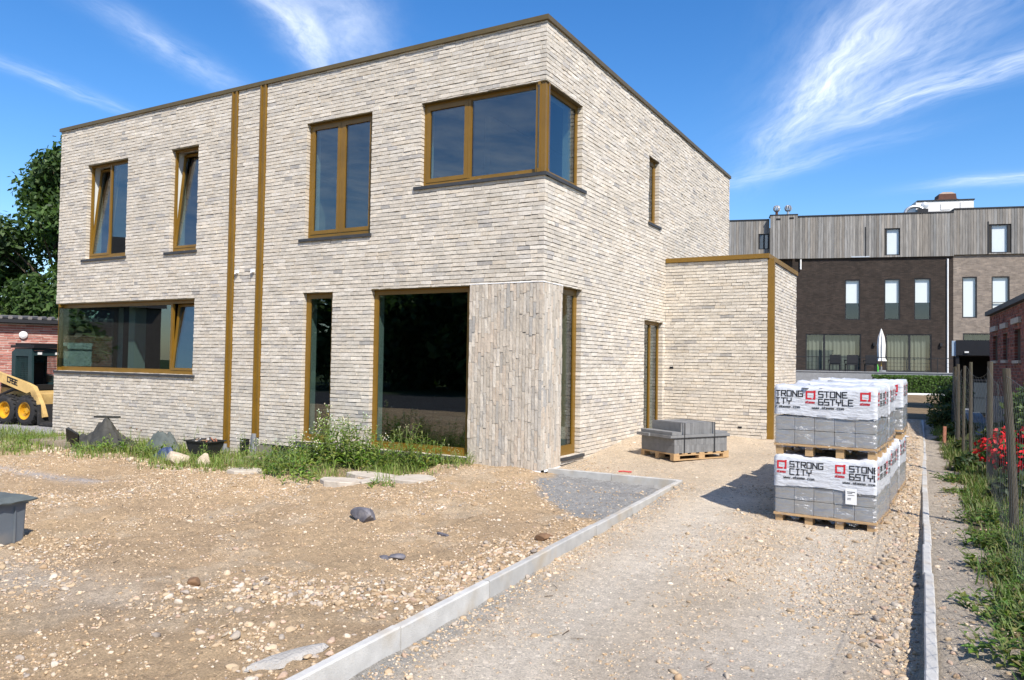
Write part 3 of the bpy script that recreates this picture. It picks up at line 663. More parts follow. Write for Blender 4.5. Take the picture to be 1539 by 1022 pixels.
# ------------------------------------------------------------------ printed lettering (stroke alphabet on a 2 x 4 grid)
GLY = {'S': [[(2, 4), (0, 4), (0, 2), (2, 2), (2, 0), (0, 0)]], 'T': [[(0, 4), (2, 4)], [(1, 4), (1, 0)]], 'R': [[(0, 0), (0, 4), (2, 4), (2, 2), (0, 2)], [(1, 2), (2, 0)]],
       'O': [[(0, 0), (0, 4), (2, 4), (2, 0), (0, 0)]], 'N': [[(0, 0), (0, 4), (2, 0), (2, 4)]], 'G': [[(2, 4), (0, 4), (0, 0), (2, 0), (2, 2), (1, 2)]], 'C': [[(2, 4), (0, 4), (0, 0), (2, 0)]],
       'I': [[(0.3, 4), (1.7, 4)], [(1, 4), (1, 0)], [(.3, 0), (1.7, 0)]], 'Y': [[(0, 4), (0, 2), (2, 2), (2, 4)], [(1, 2), (1, 0)]], 'E': [[(2, 4), (0, 4), (0, 0), (2, 0)], [(0, 2), (1.6, 2)]],
       'L': [[(0, 4), (0, 0), (2, 0)]], '&': [[(1.7, 4), (0, 4), (0, 0), (2, 0), (2, 2), (0, 2)]], 'A': [[(0, 0), (0, 4), (2, 4), (2, 0)], [(0, 2), (2, 2)]],
       'e': [[(0, 1.3), (2, 1.3), (2, 2.6), (0, 2.6), (0, 0), (2, 0)]], 'b': [[(0, 4), (0, 0), (2, 0), (2, 2.6), (0, 2.6)]], 'm': [[(0, 0), (0, 2.6), (2, 2.6), (2, 0)], [(1, 2.6), (1, 0)]], 'a': [[(0, 2.6), (2, 2.6), (2, 0), (0, 0), (0, 1.4), (2, 1.4)]],
       'w': [[(0, 2.6), (0, 0), (2, 0), (2, 2.6)], [(1, 0), (1, 2)]], 'c': [[(2, 2.6), (0, 2.6), (0, 0), (2, 0)]], 'o': [[(0, 0), (0, 2.6), (2, 2.6), (2, 0), (0, 0)]], '.': [[(.6, 0), (1.2, 0)]], ' ': []}
def text(mb, P, s, u, z, h, adv=2.75, wd=.42, wx=1.0, clip=(-9, 9)):
    """strokes as flat print; P(u, z) gives the point on the surface"""
    k = h / 4; w = wd * k
    for ch in s:
        for st in GLY[ch]:
            for (a, b) in zip(st[:-1], st[1:]):
                x0, y0, x1, y1 = u + a[0] * k * wx, z + a[1] * k, u + b[0] * k * wx, z + b[1] * k
                dx, dy = x1 - x0, y1 - y0; L = math.hypot(dx, dy) or 1; dx, dy = dx / L * w, dy / L * w
                q = [(x0 - dx - dy, y0 - dy + dx), (x0 - dx + dy, y0 - dy - dx), (x1 + dx + dy, y1 + dy - dx), (x1 + dx - dy, y1 + dy + dx)]
                q = [(min(max(x, clip[0]), clip[1]), y) for x, y in q]
                if max(x for x, y in q) - min(x for x, y in q) < 1e-4: continue
                mb.poly([P(x, y) for x, y in q])
        u += adv * k * wx
    return u
def rect(mb, P, x0, x1, z0, z1): mb.poly([P(x0, z0), P(x1, z0), P(x1, z1), P(x0, z1)])
def logo(mb, P, u, z, s, clip=(-9, 9)):
    t = s * .2; w = s * 1.12
    for (a, b, c, d) in ((0, t, 0, s), (w - t, w, s * .0, s), (t, w - t, s - t, s), (t, w * .62, 0, t), (w * .72, w - t, 0, t), (w * .80, w + t * .25, s, s + t * .4)):
        a, b = min(max(u + a, clip[0]), clip[1]), min(max(u + b, clip[0]), clip[1])
        if b - a > 1e-3: rect(mb, P, a, b, z + c, z + d)

# ------------------------------------------------------------------ pallets of wrapped blocks
PW, PD = .92, .88
pallet_me = None
def pallet_mesh(w, d, h, parent, nb=4):
    mb = MB()
    for i in range(7):
        y0 = -d / 2 - .015 + i * (d + .03 - .095) / 6; mb.box(-w / 2 - .012, w / 2 + .012, y0, y0 + .095, h - .02, h, jit=.002)
    for i in range(nb):
        x0 = -w / 2 + .0 + i * (w - .075) / (nb - 1)
        mb.box(x0, x0 + .075, -d / 2, d / 2, h - .038, h - .0205, jit=.001)
        for y0 in (-d / 2 + .005, -.06, d / 2 - .125): mb.box(x0 + .002, x0 + .073, y0, y0 + .12, .0, h - .0385, jit=.002)
    return mb.build('wooden_pallet', M['wood_pallet'], parent)
BH = .137
def block_pack(label, seed, loc, rz, front, side_logo=True, top_slump=.0, label_tag=False):
    random.seed(seed); rr = random.Random(seed)
    t = thing('block_pallet', label, 'pallet of blocks', loc, rz, 'shrink-wrapped pallets of concrete blocks')
    h = .112; pallet_mesh(PW, PD, h, t)
    me = None; bw = PW / 5; bd = PD / 2
    for k in range(2):
        for i in range(5):
            for j in range(2):
                if me is None:
                    b = MB(); a = bw / 2 - .0022; c = bd / 2 - .002; e = .004
                    # chamfered block
                    prof = [(a - e, c - e, 0), (a, c, e), (a, c, BH - .004 - e), (a - e, c - e, BH - .004)]
                    rings = [[b.vert((sx_ * x, sy_ * y, z)) for sx_, sy_ in ((-1, -1), (1, -1), (1, 1), (-1, 1))] for x, y, z in prof]
                    for r0, r1 in zip(rings[:-1], rings[1:]):
                        for q in range(4): b.face((r0[q], r0[(q + 1) % 4], r1[(q + 1) % 4], r1[q]))
                    b.face(rings[0][::-1]); b.face(rings[-1]); o = b.build('concrete_block', M['block'], t); me = o.data
                else:
                    o = bpy.data.objects.new('concrete_block', me); COL.objects.link(o); o.parent = t
                o.location = (-PW / 2 + bw * (i + .5), -PD / 2 + bd * (j + .5) + rr.uniform(-.003, .003), h + k * BH)
    zt = h + 4 * BH + .015; zm = h + 2 * BH - .005 + rr.uniform(-.01, .01)
    # film: ring around the pack, puckered at the top
    def ring_pt(s, off):     # s in 0..4 runs round the rectangle
        hx, hy = PW / 2 + off, PD / 2 + off; k = int(s) % 4; f = s - int(s)
        return [(-hx + 2 * hx * f, -hy), (hx, -hy + 2 * hy * f), (hx - 2 * hx * f, hy), (-hx, hy - 2 * hy * f)][k]
    fm = MB(); NS = 24; rows = [zm, zm + .08, zm + .16, zm + .22, zt - .02, zt, zt + .012]
    offs = [.010, .009, .010, .010, .010, .0, -.05]; rings = []
    ph = rr.uniform(0, 9)
    for ri, (z, of) in enumerate(zip(rows, offs)):
        ring = []
        for i in range(NS * 4):
            s = i / NS; f = s - int(s); corner = max(0, 1 - min(f, 1 - f) * 7)
            x, y = ring_pt(s, of + (rr.uniform(-.002, .002) if ri in (0,) else 0)); zz_ = z
            if ri == 0: zz_ += .012 * math.sin(s * 5 + ph) + rr.uniform(-.004, .004)
            if ri >= 5: zz_ += .006 * math.sin(i * .6 + ph) + rr.uniform(-.004, .005) + corner * rr.uniform(.0, .025)
            ring.append(fm.vert((x, y, zz_)))
        rings.append(ring)
    n = NS * 4
    for r0, r1 in zip(rings[:-1], rings[1:]):
        for i in range(n): fm.face((r0[i], r0[(i + 1) % n], r1[(i + 1) % n], r1[i]))
    c = fm.vert((0, 0, zt - .004)); inner = []
    for i in range(n):
        x, y, z = fm.v[rings[-1][i]]; inner.append(fm.vert((x * .6, y * .6, zt - .006 + rr.uniform(-.006, .01))))
    for i in range(n): fm.face((rings[-1][i], rings[-1][(i + 1) % n], inner[(i + 1) % n], inner[i])); fm.face((inner[i], inner[(i + 1) % n], c))
    # loose crumpled tufts along the upper edge
    for k in range(4):
        s = rr.uniform(0, 4); x, y = ring_pt(s, -.01); sz = rr.uniform(.03, .07)
        ap = fm.vert((x * .97 + rr.uniform(-.02, .02), y * .97 + rr.uniform(-.02, .02), zt + sz * rr.uniform(.3, .6)))
        base = [fm.vert((x + sz * math.cos(a) * rr.uniform(.6, 1.3), y + sz * math.sin(a) * rr.uniform(.6, 1.3), zt - .005)) for a in [j * math.pi / 3 for j in range(6)]]
        for j in range(6): fm.face((base[j], base[(j + 1) % 6], ap))
    film = fm.build('white_film', M['film'], t, smooth=True)
    # printing
    Pf = lambda u, z: (u, -PD / 2 - .0125, z)
    Ps = lambda u, z: (PW / 2 + .0125, u, z)
    zb = zm + .175; lh = .054
    def put_logo(P, u, cl):
        rd = MB(); logo(rd, P, u, zb - .008, .082, cl); text(rd, P, 'ebema', u, zb - .045, .022, wx=1.15, clip=cl)
        if rd.v: rd.build('logo', M['print_red'], film)
    def put_text(P, u, words, hh, wx, wd, cl, url):
        for wtxt, z, h_, dx, ww, w_ in ((words[0], zb + .018, hh, 0, wx, wd), (words[1], zb - .056, hh, 0, wx, wd)) + (((url, zb - .097, .022, -.06, 1.5, .4),) if url else ()):
            kb = MB(); text(kb, P, wtxt, u + dx, z, h_, wx=ww, wd=w_, clip=cl)
            if kb.v: kb.build('lettering', M['print_black'], film)
    cl = (-PW / 2, PW / 2); c2 = (-PD / 2, PD / 2)
    for kind, u in front:
        if kind == 'logo': put_logo(Pf, u, cl)
        else: put_text(Pf, u, kind, lh, 1.45, .36, cl, 'www.ebema.com')
    for u in (-.40, -.26, -.02, .14, .30):
        if u in (-.40, .14): put_logo(Ps, u, c2)
        else: put_text(Ps, u, ('STONE', '&STYLE') if u < 0 else ('STRONG', 'CITY'), lh * .8, 1.0, .42, c2, None)
    # clear film over the bare blocks
    cm = MB(); rings = []; zr = [h - .03, h + .01, h + .08, h + .16, zm + .02]
    for ri, z in enumerate(zr):
        ring = []
        for i in range(NS * 4):
            s = i / NS; x, y = ring_pt(s, .006 + (.014 if ri == 0 else .004) * rr.random() + .003 * math.sin(i * .9 + ri))
            ring.append(cm.vert((x, y, z + (rr.uniform(-.025, .02) if ri == 0 else 0))))
        rings.append(ring)
    for r0, r1 in zip(rings[:-1], rings[1:]):
        for i in range(n): cm.face((r0[i], r0[(i + 1) % n], r1[(i + 1) % n], r1[i]))
    cm.build('clear_film', M['clear'], t, smooth=True)
    if label_tag:
        lt = MB(); rect(lt, lambda u, z: (u, -PD / 2 - .022, z), .20, .30, zm - .115, zm + .035); q = lt.build('paper_label', M['white'], t)
        lt = MB()
        for a, b, c_, d in ((.215, .285, zm + .0, zm + .006), (.215, .26, zm - .012, zm - .007), (.22, .28, zm - .03, zm - .026), (.215, .25, zm - .06, zm - .056), (.215, .25, zm - .072, zm - .068)): rect(lt, lambda u, z: (u, -PD / 2 - .0235, z), a, b, c_, d)
        lt.build('lettering', M['print_black'], q)
    return t
def pcenter(fx, fy, rz):
    c, s = math.cos(rz), math.sin(rz); return fx + c * PW / 2 - s * PD / 2, fy + s * PW / 2 + c * PD / 2
SC, SS = ('STRONG', 'CITY'), ('STONE', '&STYLE')
UNIT = .112 + 4 * BH + .028
STK = [(3.31, -1.27, -4, 'front'), (3.36, -.26, -2, 'second'), (3.40, .74, -2, 'rear')]
LB = ['lower block pallet at the front of the wrapped stacks, paper label on its film', 'lower wrapped block pallet in the middle of the row, behind the labelled one', 'lower wrapped block pallet at the rear of the row of stacks']
LT = ['upper block pallet nearest the street, its white film reading STONE &STYLE beside a cut-off TRONG', 'upper wrapped block pallet of the middle stack, behind the STONE &STYLE one', 'upper wrapped block pallet of the rear stack, nearest the hedge']
ZP = [-.105, -.085, -.06]
for i, (fx, fy, rz, w) in enumerate(STK):
    x, y = pcenter(fx, fy, R(rz)); z = ZP[i]
    block_pack(LB[i], 20 + i, (x, y, z), R(rz), [('logo', -.44), (SC, -.315), ('logo', .105), (SS, .235)], label_tag=(i == 0))
    x, y = pcenter(fx + (.0, -.01, .035)[i], fy + (.0, .01, .0)[i], R(rz + 1.5))
    block_pack(LT[i], 40 + i, (x, y, z + UNIT), R(rz + 1.5), [(('TRONG', 'ITY'), -.455), ('logo', -.172), (SS, -.05), ('logo', .322)])

# pallet of kerb slabs by the door
sp0 = thing('slab_pallet', 'low pallet of bare grey concrete slabs in front of the side door', 'pallet of slabs', (1.32, 1.70, .045), R(60))
pm = MB()      # local x runs along the right-hand face, local y into the left-hand face
def slab(x0, x1, y0, y1, z0, z1):
    k = U(.85, 1.12); c = (.2 * k, .2 * k, .196 * k); mb = MB(); mb.cur = c; mb.box(x0, x1, y0, y1, z0, z1, jit=.0015); mb.build('slab', M['slab'], sp0)
LX, LY = 1.12, .74
for i in range(7):
    x0 = i * (LX - .1) / 6; pm.box(x0, x0 + .1, 0, LY, .085, .105, jit=.002)
for y0 in (0, LY / 2 - .04, LY - .08):
    pm.box(0, LX, y0, y0 + .08, .068, .0845); pm.box(0, LX, y0, y0 + .08, .0, .014)
    for x0 in (0, LX / 2 - .06, LX - .12): pm.box(x0, x0 + .12, y0 + .002, y0 + .078, .0145, .0675)
pm.build('wooden_pallet', M['wood_pallet'], sp0)
x = .01
while x < LX - .06:
    slab(x, x + .047, .0, LY, .106, .106 + .115); slab(x, x + .047, .0, LY, .222, .222 + .105); x += .0485
slab(-.07, LX + .01, -.01, .16, .329, .372); slab(-.06, LX - .5, .17, LY - .1, .329, .372); slab(-.09, .42, LY - .28, LY, .329, .372); slab(-.04, .13, -.005, LY - .04, .3735, .42)
x = .17
while x < LX - .27:
    slab(x, x + .0445, .04, LY - .06, .3735, .3735 + .175); x += .046
slab(LX - .25, LX + .02, .05, LY - .1, .3735, .40)
stp = MB()
for xx in (.19, .80): stp.box(xx, xx + .016, -.014, -.0105, .105, .55); stp.box(xx, xx + .016, -.014, LY, .5505, .553)
stp.box(-.095, LX, -.0175, -.0145, .326, .336); stp.build('strap', M['strap'], sp0)

# ------------------------------------------------------------------ small loose things in the yard
def rockobj(name, label, cat, loc, size, mat, seed, rz=0, flat=0.0, smooth=False):
    rr = random.Random(seed); import bmesh
    b = bmesh.new(); bmesh.ops.create_icosphere(b, subdivisions=3, radius=1)
    pl_ = [(Vector((rr.gauss(0, 1), rr.gauss(0, 1), rr.gauss(0, .8))).normalized(), rr.uniform(.55, .9)) for _ in range(11)]
    for v in b.verts:
        for nrm, dd in pl_:
            k = v.co.dot(nrm)
            if k > dd: v.co -= nrm * (k - dd) * .92
        v.co *= 1 + rr.uniform(-.02, .02); v.co.x *= size[0]; v.co.y *= size[1]; v.co.z *= size[2]
    me = bpy.data.meshes.new(name); b.to_mesh(me); b.free(); me.materials.append(mat)
    if smooth: me.polygons.foreach_set('use_smooth', [True] * len(me.polygons))
    o = bpy.data.objects.new(name, me); COL.objects.link(o); o.location = loc; o.rotation_euler = (0, 0, rz)
    return tag(o, label, cat)
rockobj('rock', 'dark grey pointed rock lying on the bare earth', 'rock', (-.29, -3.28, gz(-.29, -3.28) + .04), (.19, .11, .085), M['rock_dark'], 3, R(-12))
rockobj('rock', 'brown rounded rock in the gravelly foreground', 'rock', (.27, -5.72, gz(.27, -5.72) + .022), (.058, .045, .04), M['rock_brown'], 5, 0, smooth=True)
rockobj('rock', 'larger pale broken stone beside the black tub', 'rock', (-5.85, -1.28, gz(-5.85, -1.28) + .07), (.24, .14, .15), M['rock_pale'], 8, R(20))
rockobj('rock', 'smaller pale stone in front of the black tub', 'rock', (-5.33, -1.20, gz(-5.33, -1.2) + .07), (.13, .1, .15), M['rock_pale'], 9, R(40))
rockobj('rock', 'small brown lump at the kerb beside the trench', 'rock', (1.72, -3.2, gz(1.72, -3.2) + .02), (.10, .07, .04), M['rock_brown'], 15, R(20))
rockobj('rubble_chunk', 'flat dark chunk of broken concrete in the middle of the yard', 'rubble', (1.0, -4.40, gz(1.0, -4.40) + .02), (.075, .06, .03), M['rock_dark'], 21, R(30))
rockobj('rubble_chunk', 'dark shard of rubble left of the flat chunk', 'rubble', (.85, -4.36, gz(.85, -4.36) + .015), (.075, .035, .022), M['rock_dark'], 23, R(-10))
def plank(name, label, cat, loc, size, rz, rx=0, mat='oldwood'):
    mb = MB(); n = 8; L, w, t = size
    for k in range(n):
        a, b = -L / 2 + L * k / n, -L / 2 + L * (k + 1) / n; j = U(-.004, .004)
        mb.box(a, b - .0003, -w / 2 + j, w / 2 + U(-.004, .004), -t / 2 + U(-.001, .001), t / 2 + U(-.001, .001))
    o = mb.build(name, M[mat], loc=loc); o.rotation_euler = (rx, U(-.03, .03), rz); return tag(o, label, cat)
plank('plank', 'dark splintered board lying on the earth right of the dark rock', 'board', (.77, -3.42, gz(.77, -3.42) + .012), (.17, .035, .02), R(-25), mat='rock_dark')
sl_ = rockobj('concrete_slab', 'long pale slab fragment against the kerb in the foreground corner', 'slab', (1.94, -6.42, gz(1.94, -6.42) + .02), (.27, .085, .032), M['haunch'], 33, R(72))
for i, (x, y, w, l, rz, lb) in enumerate([(-1.85, -1.85, .40, .20, 8, 'front left piece of the cracked pale paving by the weeds'), (-1.05, -1.45, .34, .26, -12, 'right piece of the cracked pale paving near the mound'), (-1.80, -1.28, .42, .24, 4, 'rear piece of the cracked pale paving under the large window'),
        (-3.72, -1.75, .26, .18, 30, 'small pale slab left of the bushy weeds'), (-1.42, -1.78, .22, .18, 25, 'smallest piece of the cracked pale paving, in its middle')]):
    rr = random.Random(300 + i); mb = MB(); n = 9; pts = [(w * math.cos(2 * math.pi * k / n) * rr.uniform(.8, 1.12), l * math.sin(2 * math.pi * k / n) * rr.uniform(.8, 1.12)) for k in range(n)]
    lo = [mb.vert((px_ * 1.01, py_ * 1.01, -.06)) for px_, py_ in pts]; up = [mb.vert((px_, py_, .018 + rr.uniform(-.003, .003))) for px_, py_ in pts]; tp = [mb.vert((px_ * .96, py_ * .96, .026 + rr.uniform(-.002, .002))) for px_, py_ in pts]
    for r0, r1 in ((lo, up), (up, tp)):
        for k in range(n): mb.face((r0[k], r0[(k + 1) % n], r1[(k + 1) % n], r1[k]))
    mb.face(tp); o = mb.build('paving_piece', M['paving'], loc=(x, y, gz(x, y) + .012)); o.rotation_euler = (rr.uniform(-.04, .04), rr.uniform(-.04, .04), R(rz))
    tag(o, lb, 'paving', 'pieces of broken paving in front of the window')
mb = MB(); mb.tube([(-.09, 0, .01), (-.03, .008, .016), (.03, -.004, .013), (.09, .004, .012)], .010, 6); o = mb.build('red_strip', M['red_bit'], loc=(.98, .62, gz(.98, .62) + .005)); o.rotation_euler = (0, 0, R(12)); tag(o, 'thin red plastic strip on the ground behind the cross kerb', 'strip')
mb = MB(); mb.box(-.022, .022, -.022, .022, -.1, .30, jit=.003); o = mb.build('marker_stake', pmat('orange_stake', (.38, .16, .10), .8, .2, 6, .1, 40), loc=(4.76, 7.0, gz(4.76, 7.0))); o.rotation_euler = (.02, .03, .3); tag(o, 'short reddish stake standing beyond the long kerb', 'stake')

# grey plastic box with lid
bx = thing('plastic_bin', 'grey plastic bin with a dusty overhanging lid at the left edge', 'bin', (-2.43, -5.81, -.17), R(14)); bx.scale = (.86, .86, .86)
mb = MB(); sec = [(.36, .235, 0), (.375, .25, .40)]
def rr_ring(mb, hx, hy, z, r=.035, n=4):
    out = []
    for cx, cy_, a0 in ((hx - r, -hy + r, -90), (hx - r, hy - r, 0), (-hx + r, hy - r, 90), (-hx + r, -hy + r, 180)):
        for k in range(n + 1): a = R(a0 + 90 * k / n); out.append(mb.vert((cx + r * math.cos(a), cy_ + r * math.sin(a), z)))
    return out
rg = [rr_ring(mb, hx, hy, z) for hx, hy, z in ((.355, .232, 0), (.36, .235, .02), (.37, .247, .38), (.385, .262, .383), (.385, .262, .41))]
for a, b in zip(rg[:-1], rg[1:]):
    for k in range(len(a)): mb.face((a[k], a[(k + 1) % len(a)], b[(k + 1) % len(a)], b[k]))
mb.face(rg[0][::-1]); mb.face(rg[-1]); mb.build('tub', M['grey_plastic'], bx)
mb = MB()
for xx in (-.2, .0, .2): mb.box(xx - .006, xx + .006, -.262, -.236, .01, .37); 
for yy in (-.12, .1): mb.box(.36, .383, yy - .006, yy + .006, .01, .37)
mb.build('rib', M['grey_plastic'], bx)
mb = MB(); nxl, nyl = 10, 8; ids = {}
for i in range(nxl + 1):
    for j in range(nyl + 1):
        x = -.43 + .86 * i / nxl; y = -.31 + .62 * j / nyl; e = min(i, nxl - i, j, nyl - j)
        ids[i, j] = mb.vert((x + U(-.006, .006), y + U(-.006, .006), .425 + (.035 if e > 0 else 0) + .02 * math.exp(-((x - .1) ** 2 + y * y) * 10) + U(-.006, .006)))
for i in range(nxl):
    for j in range(nyl): mb.face((ids[i, j], ids[i + 1, j], ids[i + 1, j + 1], ids[i, j + 1]))
o = mb.build('lid', M['grey_lid'], bx); sm_ = o.modifiers.new('thick', 'SOLIDIFY'); sm_.thickness = .018

# black mortar tub with junk, blue bag, dark tarp heap
tb = thing('mortar_tub', 'black mortar tub full of scraps against the wall left of the bronze channel', 'tub', (-5.97, -.66, -.22), R(4)); tb.scale = (.74, .74, .8)
mb = MB(); rg = [rr_ring(mb, hx, hy, z, .06) for hx, hy, z in ((.28, .17, 0), (.29, .18, .01), (.38, .24, .34), (.41, .27, .345), (.41, .27, .365), (.37, .23, .36), (.35, .215, .27))]
for a, b in zip(rg[:-1], rg[1:]):
    for k in range(len(a)): mb.face((a[k], a[(k + 1) % len(a)], b[(k + 1) % len(a)], b[k]))
mb.face(rg[0][::-1]); mb.face(rg[-1]); mb.build('basin', M['tub'], tb)
mb = MB()
for k in range(26):
    mb.cur = rng.choices([(.3, .29, .27), (.2, .13, .07), (.05, .05, .05), (.5, .48, .45), (.3, .12, .07)])[0]
    x, y = U(-.27, .27), U(-.14, .14); a = U(0, 3); L = U(.05, .16)
    mb.tube([(x - L * math.cos(a), y - L * .6 * math.sin(a), .30 + U(0, .05)), (x + L * math.cos(a), y + L * .6 * math.sin(a), .33 + U(0, .08))], U(.008, .022), 5)
mb.build('scraps', pmat('scraps', (.2, .2, .2), .8, .2, 8, .2, 40, attr=True), tb)
def heap(name, label, cat, loc, hts, sx_, sy_, mat, seed, rz=0, n=34):
    mb = MB(); ids = {}; off = seed * 3.1
    gxx = np.linspace(-1, 1, n)
    for i, u in enumerate(gxx):
        for j, v in enumerate(gxx):
            h = 0
            for (a, b, r, k) in hts: h = max(h, k * (1 - min(1, ((u - a) ** 2 + (v - b) ** 2) / r / r)) ** 1.3)
            f = float(fbm(np.array([u]), np.array([v]), 2.2, seed)[0]); f2 = abs(float(fbm(np.array([u + 3]), np.array([v * 1.6 + u]), 3.6, seed + 4)[0]))
            h = h * (1 + f * 1.1) - f2 * .26 * min(1, h * 4) - .03
            e = 1 + .25 * f
            ids[i, j] = mb.vert((u * sx_ * e, v * sy_ * e, h))
    for i in range(n - 1):
        for j in range(n - 1):
            q = (ids[i, j], ids[i + 1, j], ids[i + 1, j + 1], ids[i, j + 1])
            if max(mb.v[k][2] for k in q) > -.025: mb.face(q)
    o = mb.build(name, mat, loc=loc, smooth=True); o.rotation_euler = (0, 0, rz); return tag(o, label, cat)
heap('tarpaulin', 'crumpled dark tarpaulin heaped by the wall under the wide window', 'tarpaulin', (-8.2, -.95, -.24), [(0, 0, .9, .40), (-.5, -.1, .6, .27), (.5, .1, .6, .30), (-.08, .05, .5, .58), (.2, -.35, .5, .3), (-.35, -.4, .4, .24), (.78, .1, .4, .16)], .80, .55, M['tarp'], 5, R(5), 60)
plank('plank', 'short dark board lying across the top of the tarpaulin heap', 'board', (-8.26, -.93, .36), (.62, .07, .03), R(4), R(8), mat='tarp')
mb = MB(); mb.box(-.13, .13, -.02, .02, -.03, .42, jit=.01); o = mb.build('plastic_sheet', M['tub'], loc=(-8.78, -1.22, -.22)); o.rotation_euler = (R(28), R(24), R(20)); tag(o, 'dark plastic panel leaning on the left of the tarpaulin heap', 'panel')
heap('cement_bag', 'grey-green sack lying right of the tarpaulin heap', 'sack', (-7.25, -.52, -.22), [(0, 0, .9, .42)], .50, .28, pmat('sack', (.10, .115, .105), .8, .2, 6, .2, 30), 9, R(-3))
heap('plastic_bag', 'dark blue plastic bag beside the mortar tub', 'bag', (-6.50, -1.02, -.23), [(0, 0, .9, .22)], .30, .18, M['blue_bag'], 12, R(20))
pw = thing('timber_pallet', 'weathered grey pallet half hidden in grass left of the tarpaulin', 'pallet', (-9.3, -1.05, -.22), R(6))
mb = MB()
for k in range(6): mb.box(-.5 + k * .18, -.38 + k * .18, -.35, .35, .11, .13, jit=.004)
mb.build('deck', M['oldwood'], pw); mb = MB()
for y in (-.35, -.03, .29): mb.box(-.5, .52, y, y + .07, .0, .108, jit=.004)
mb.build('runner', M['oldwood'], pw)
for i, (x, y, l, rz, lb) in enumerate([(-4.55, -.62, .9, 4, 'weathered plank lying in the weeds below the narrow window'), (-5.05, -.75, .5, -8, 'short plank beside the second bronze channel')]):
    plank('plank', lb, 'board', (x, y, gz(x, y) + .05), (l, .10, .03), R(rz), R(10))

# ------------------------------------------------------------------ skid-steer loader
ld = thing('skid_steer_loader', 'sand-yellow skid-steer loader with teal cab parked left of the house', 'loader', (-14.1, 1.12, -.19), R(6.7))
def prism(mb, prof, y0, y1, mat=None):      # profile in (x, z), extruded along y
    a = [mb.vert((x, y0, z)) for x, z in prof]; b = [mb.vert((x, y1, z)) for x, z in prof]; n = len(prof)
    mb.face(a, mat); mb.face(b[::-1], mat)
    for k in range(n): mb.face((a[(k + 1) % n], a[k], b[k], b[(k + 1) % n]), mat)
mb = MB(); prism(mb, [(-.85, .32), (.55, .28), (.62, .42), (.62, .72), (-.2, .80), (-.90, .86), (-.95, .6)], -.36, .36); mb.build('body', M['yellow_body'], ld)
mb = MB(); prism(mb, [(-.95, .86), (-.30, .84), (-.28, 1.1), (-.9, 1.12)], -.34, .34); mb.build('engine_cover', M['black'], ld)
# cab: open frame of bars with mesh side window
mb = MB()
for s_ in (-1, 1):
    y0, y1 = (s_ * .40, s_ * .35) if s_ < 0 else (.35, .40)
    prism(mb, [(-.48, .78), (-.36, .78), (-.36, 1.78), (-.50, 1.70)], y0, y1); prism(mb, [(.10, .74), (.24, .74), (.20, 1.78), (.08, 1.78)], y0, y1)
    prism(mb, [(-.36, 1.60), (.08, 1.60), (.08, 1.78), (-.36, 1.78)], y0, y1); prism(mb, [(-.36, .78), (.10, .74), (.10, .92), (-.36, .98)], y0, y1)
mb.box(-.48, .24, -.345, .345, 1.74, 1.79); mb.box(.12, .22, -.345, .345, 1.62, 1.735); mb.box(-.46, -.40, -.345, .345, .8, 1.73)
cab = mb.build('cab', M['teal'], ld)
mb = MB(); mb.box(-.52, .30, -.42, .42, 1.795, 1.86); mb.box(-.44, .1, -.36, .36, 1.861, 1.91); mb.build('roof', M['black'], cab)
for s_ in (-.378, .378):
    mb = MB()
    for k in range(10): xx = -.35 + .045 * k; mb.box(xx, xx + .008, s_ - .006, s_ + .006, .94, 1.6)
    for k in range(13): zz_ = .96 + .05 * k; mb.box(-.36, .09, s_ + .0065, s_ + .012, zz_, zz_ + .008)
    mb.build('side_grille', M['teal'], cab)
mb = MB(); mb.box(-.39, .05, -.30, .30, .80, .92); mb.box(-.38, -.28, -.25, .25, .92, 1.45); mb.build('seat', M['dark_in'], cab)
mb = MB(); mb.box(.215, .235, -.27, -.17, 1.64, 1.70); mb.box(.215, .235, .17, .27, 1.64, 1.70); mb.build('work_lamp', M['white'], cab)
for s_ in (-1, 1):
    mb = MB(); y0, y1 = (-.56, -.46) if s_ < 0 else (.46, .56)
    prism(mb, [(-.98, .72), (-.78, .72), (-.80, 1.02), (.30, .74), (.42, .78), (.62, .42), (.80, .18), (.92, .22), (.80, .50), (.52, .90), (.28, .98), (-.86, 1.24), (-1.0, 1.18)], y0, y1)
    arm = mb.build('lift_arm', M['yellow_body'], ld)
    kb = MB(); yq = y0 - .003 if s_ < 0 else y1 + .003
    def Pl(u, z, yq=yq, s_=s_): x = -.38 + u * .97; return (x if s_ < 0 else -x - .3, yq, 1.00 + z - .24 * u)
    if s_ < 0: text(kb, Pl, 'CASE', 0, 0, .11, wx=1.25, wd=.62); kb.build('lettering', M['print_black'], arm)
    mb = MB(); mb.tube([(-.72, y0 + .05, .66), (-.1, y0 + .05, .86)], .035, 8); mb.tube([(-.2, y0 + .05, .83), (.28, y0 + .05, .86)], .02, 8); mb.build('hydraulic_ram', M['black'], ld)
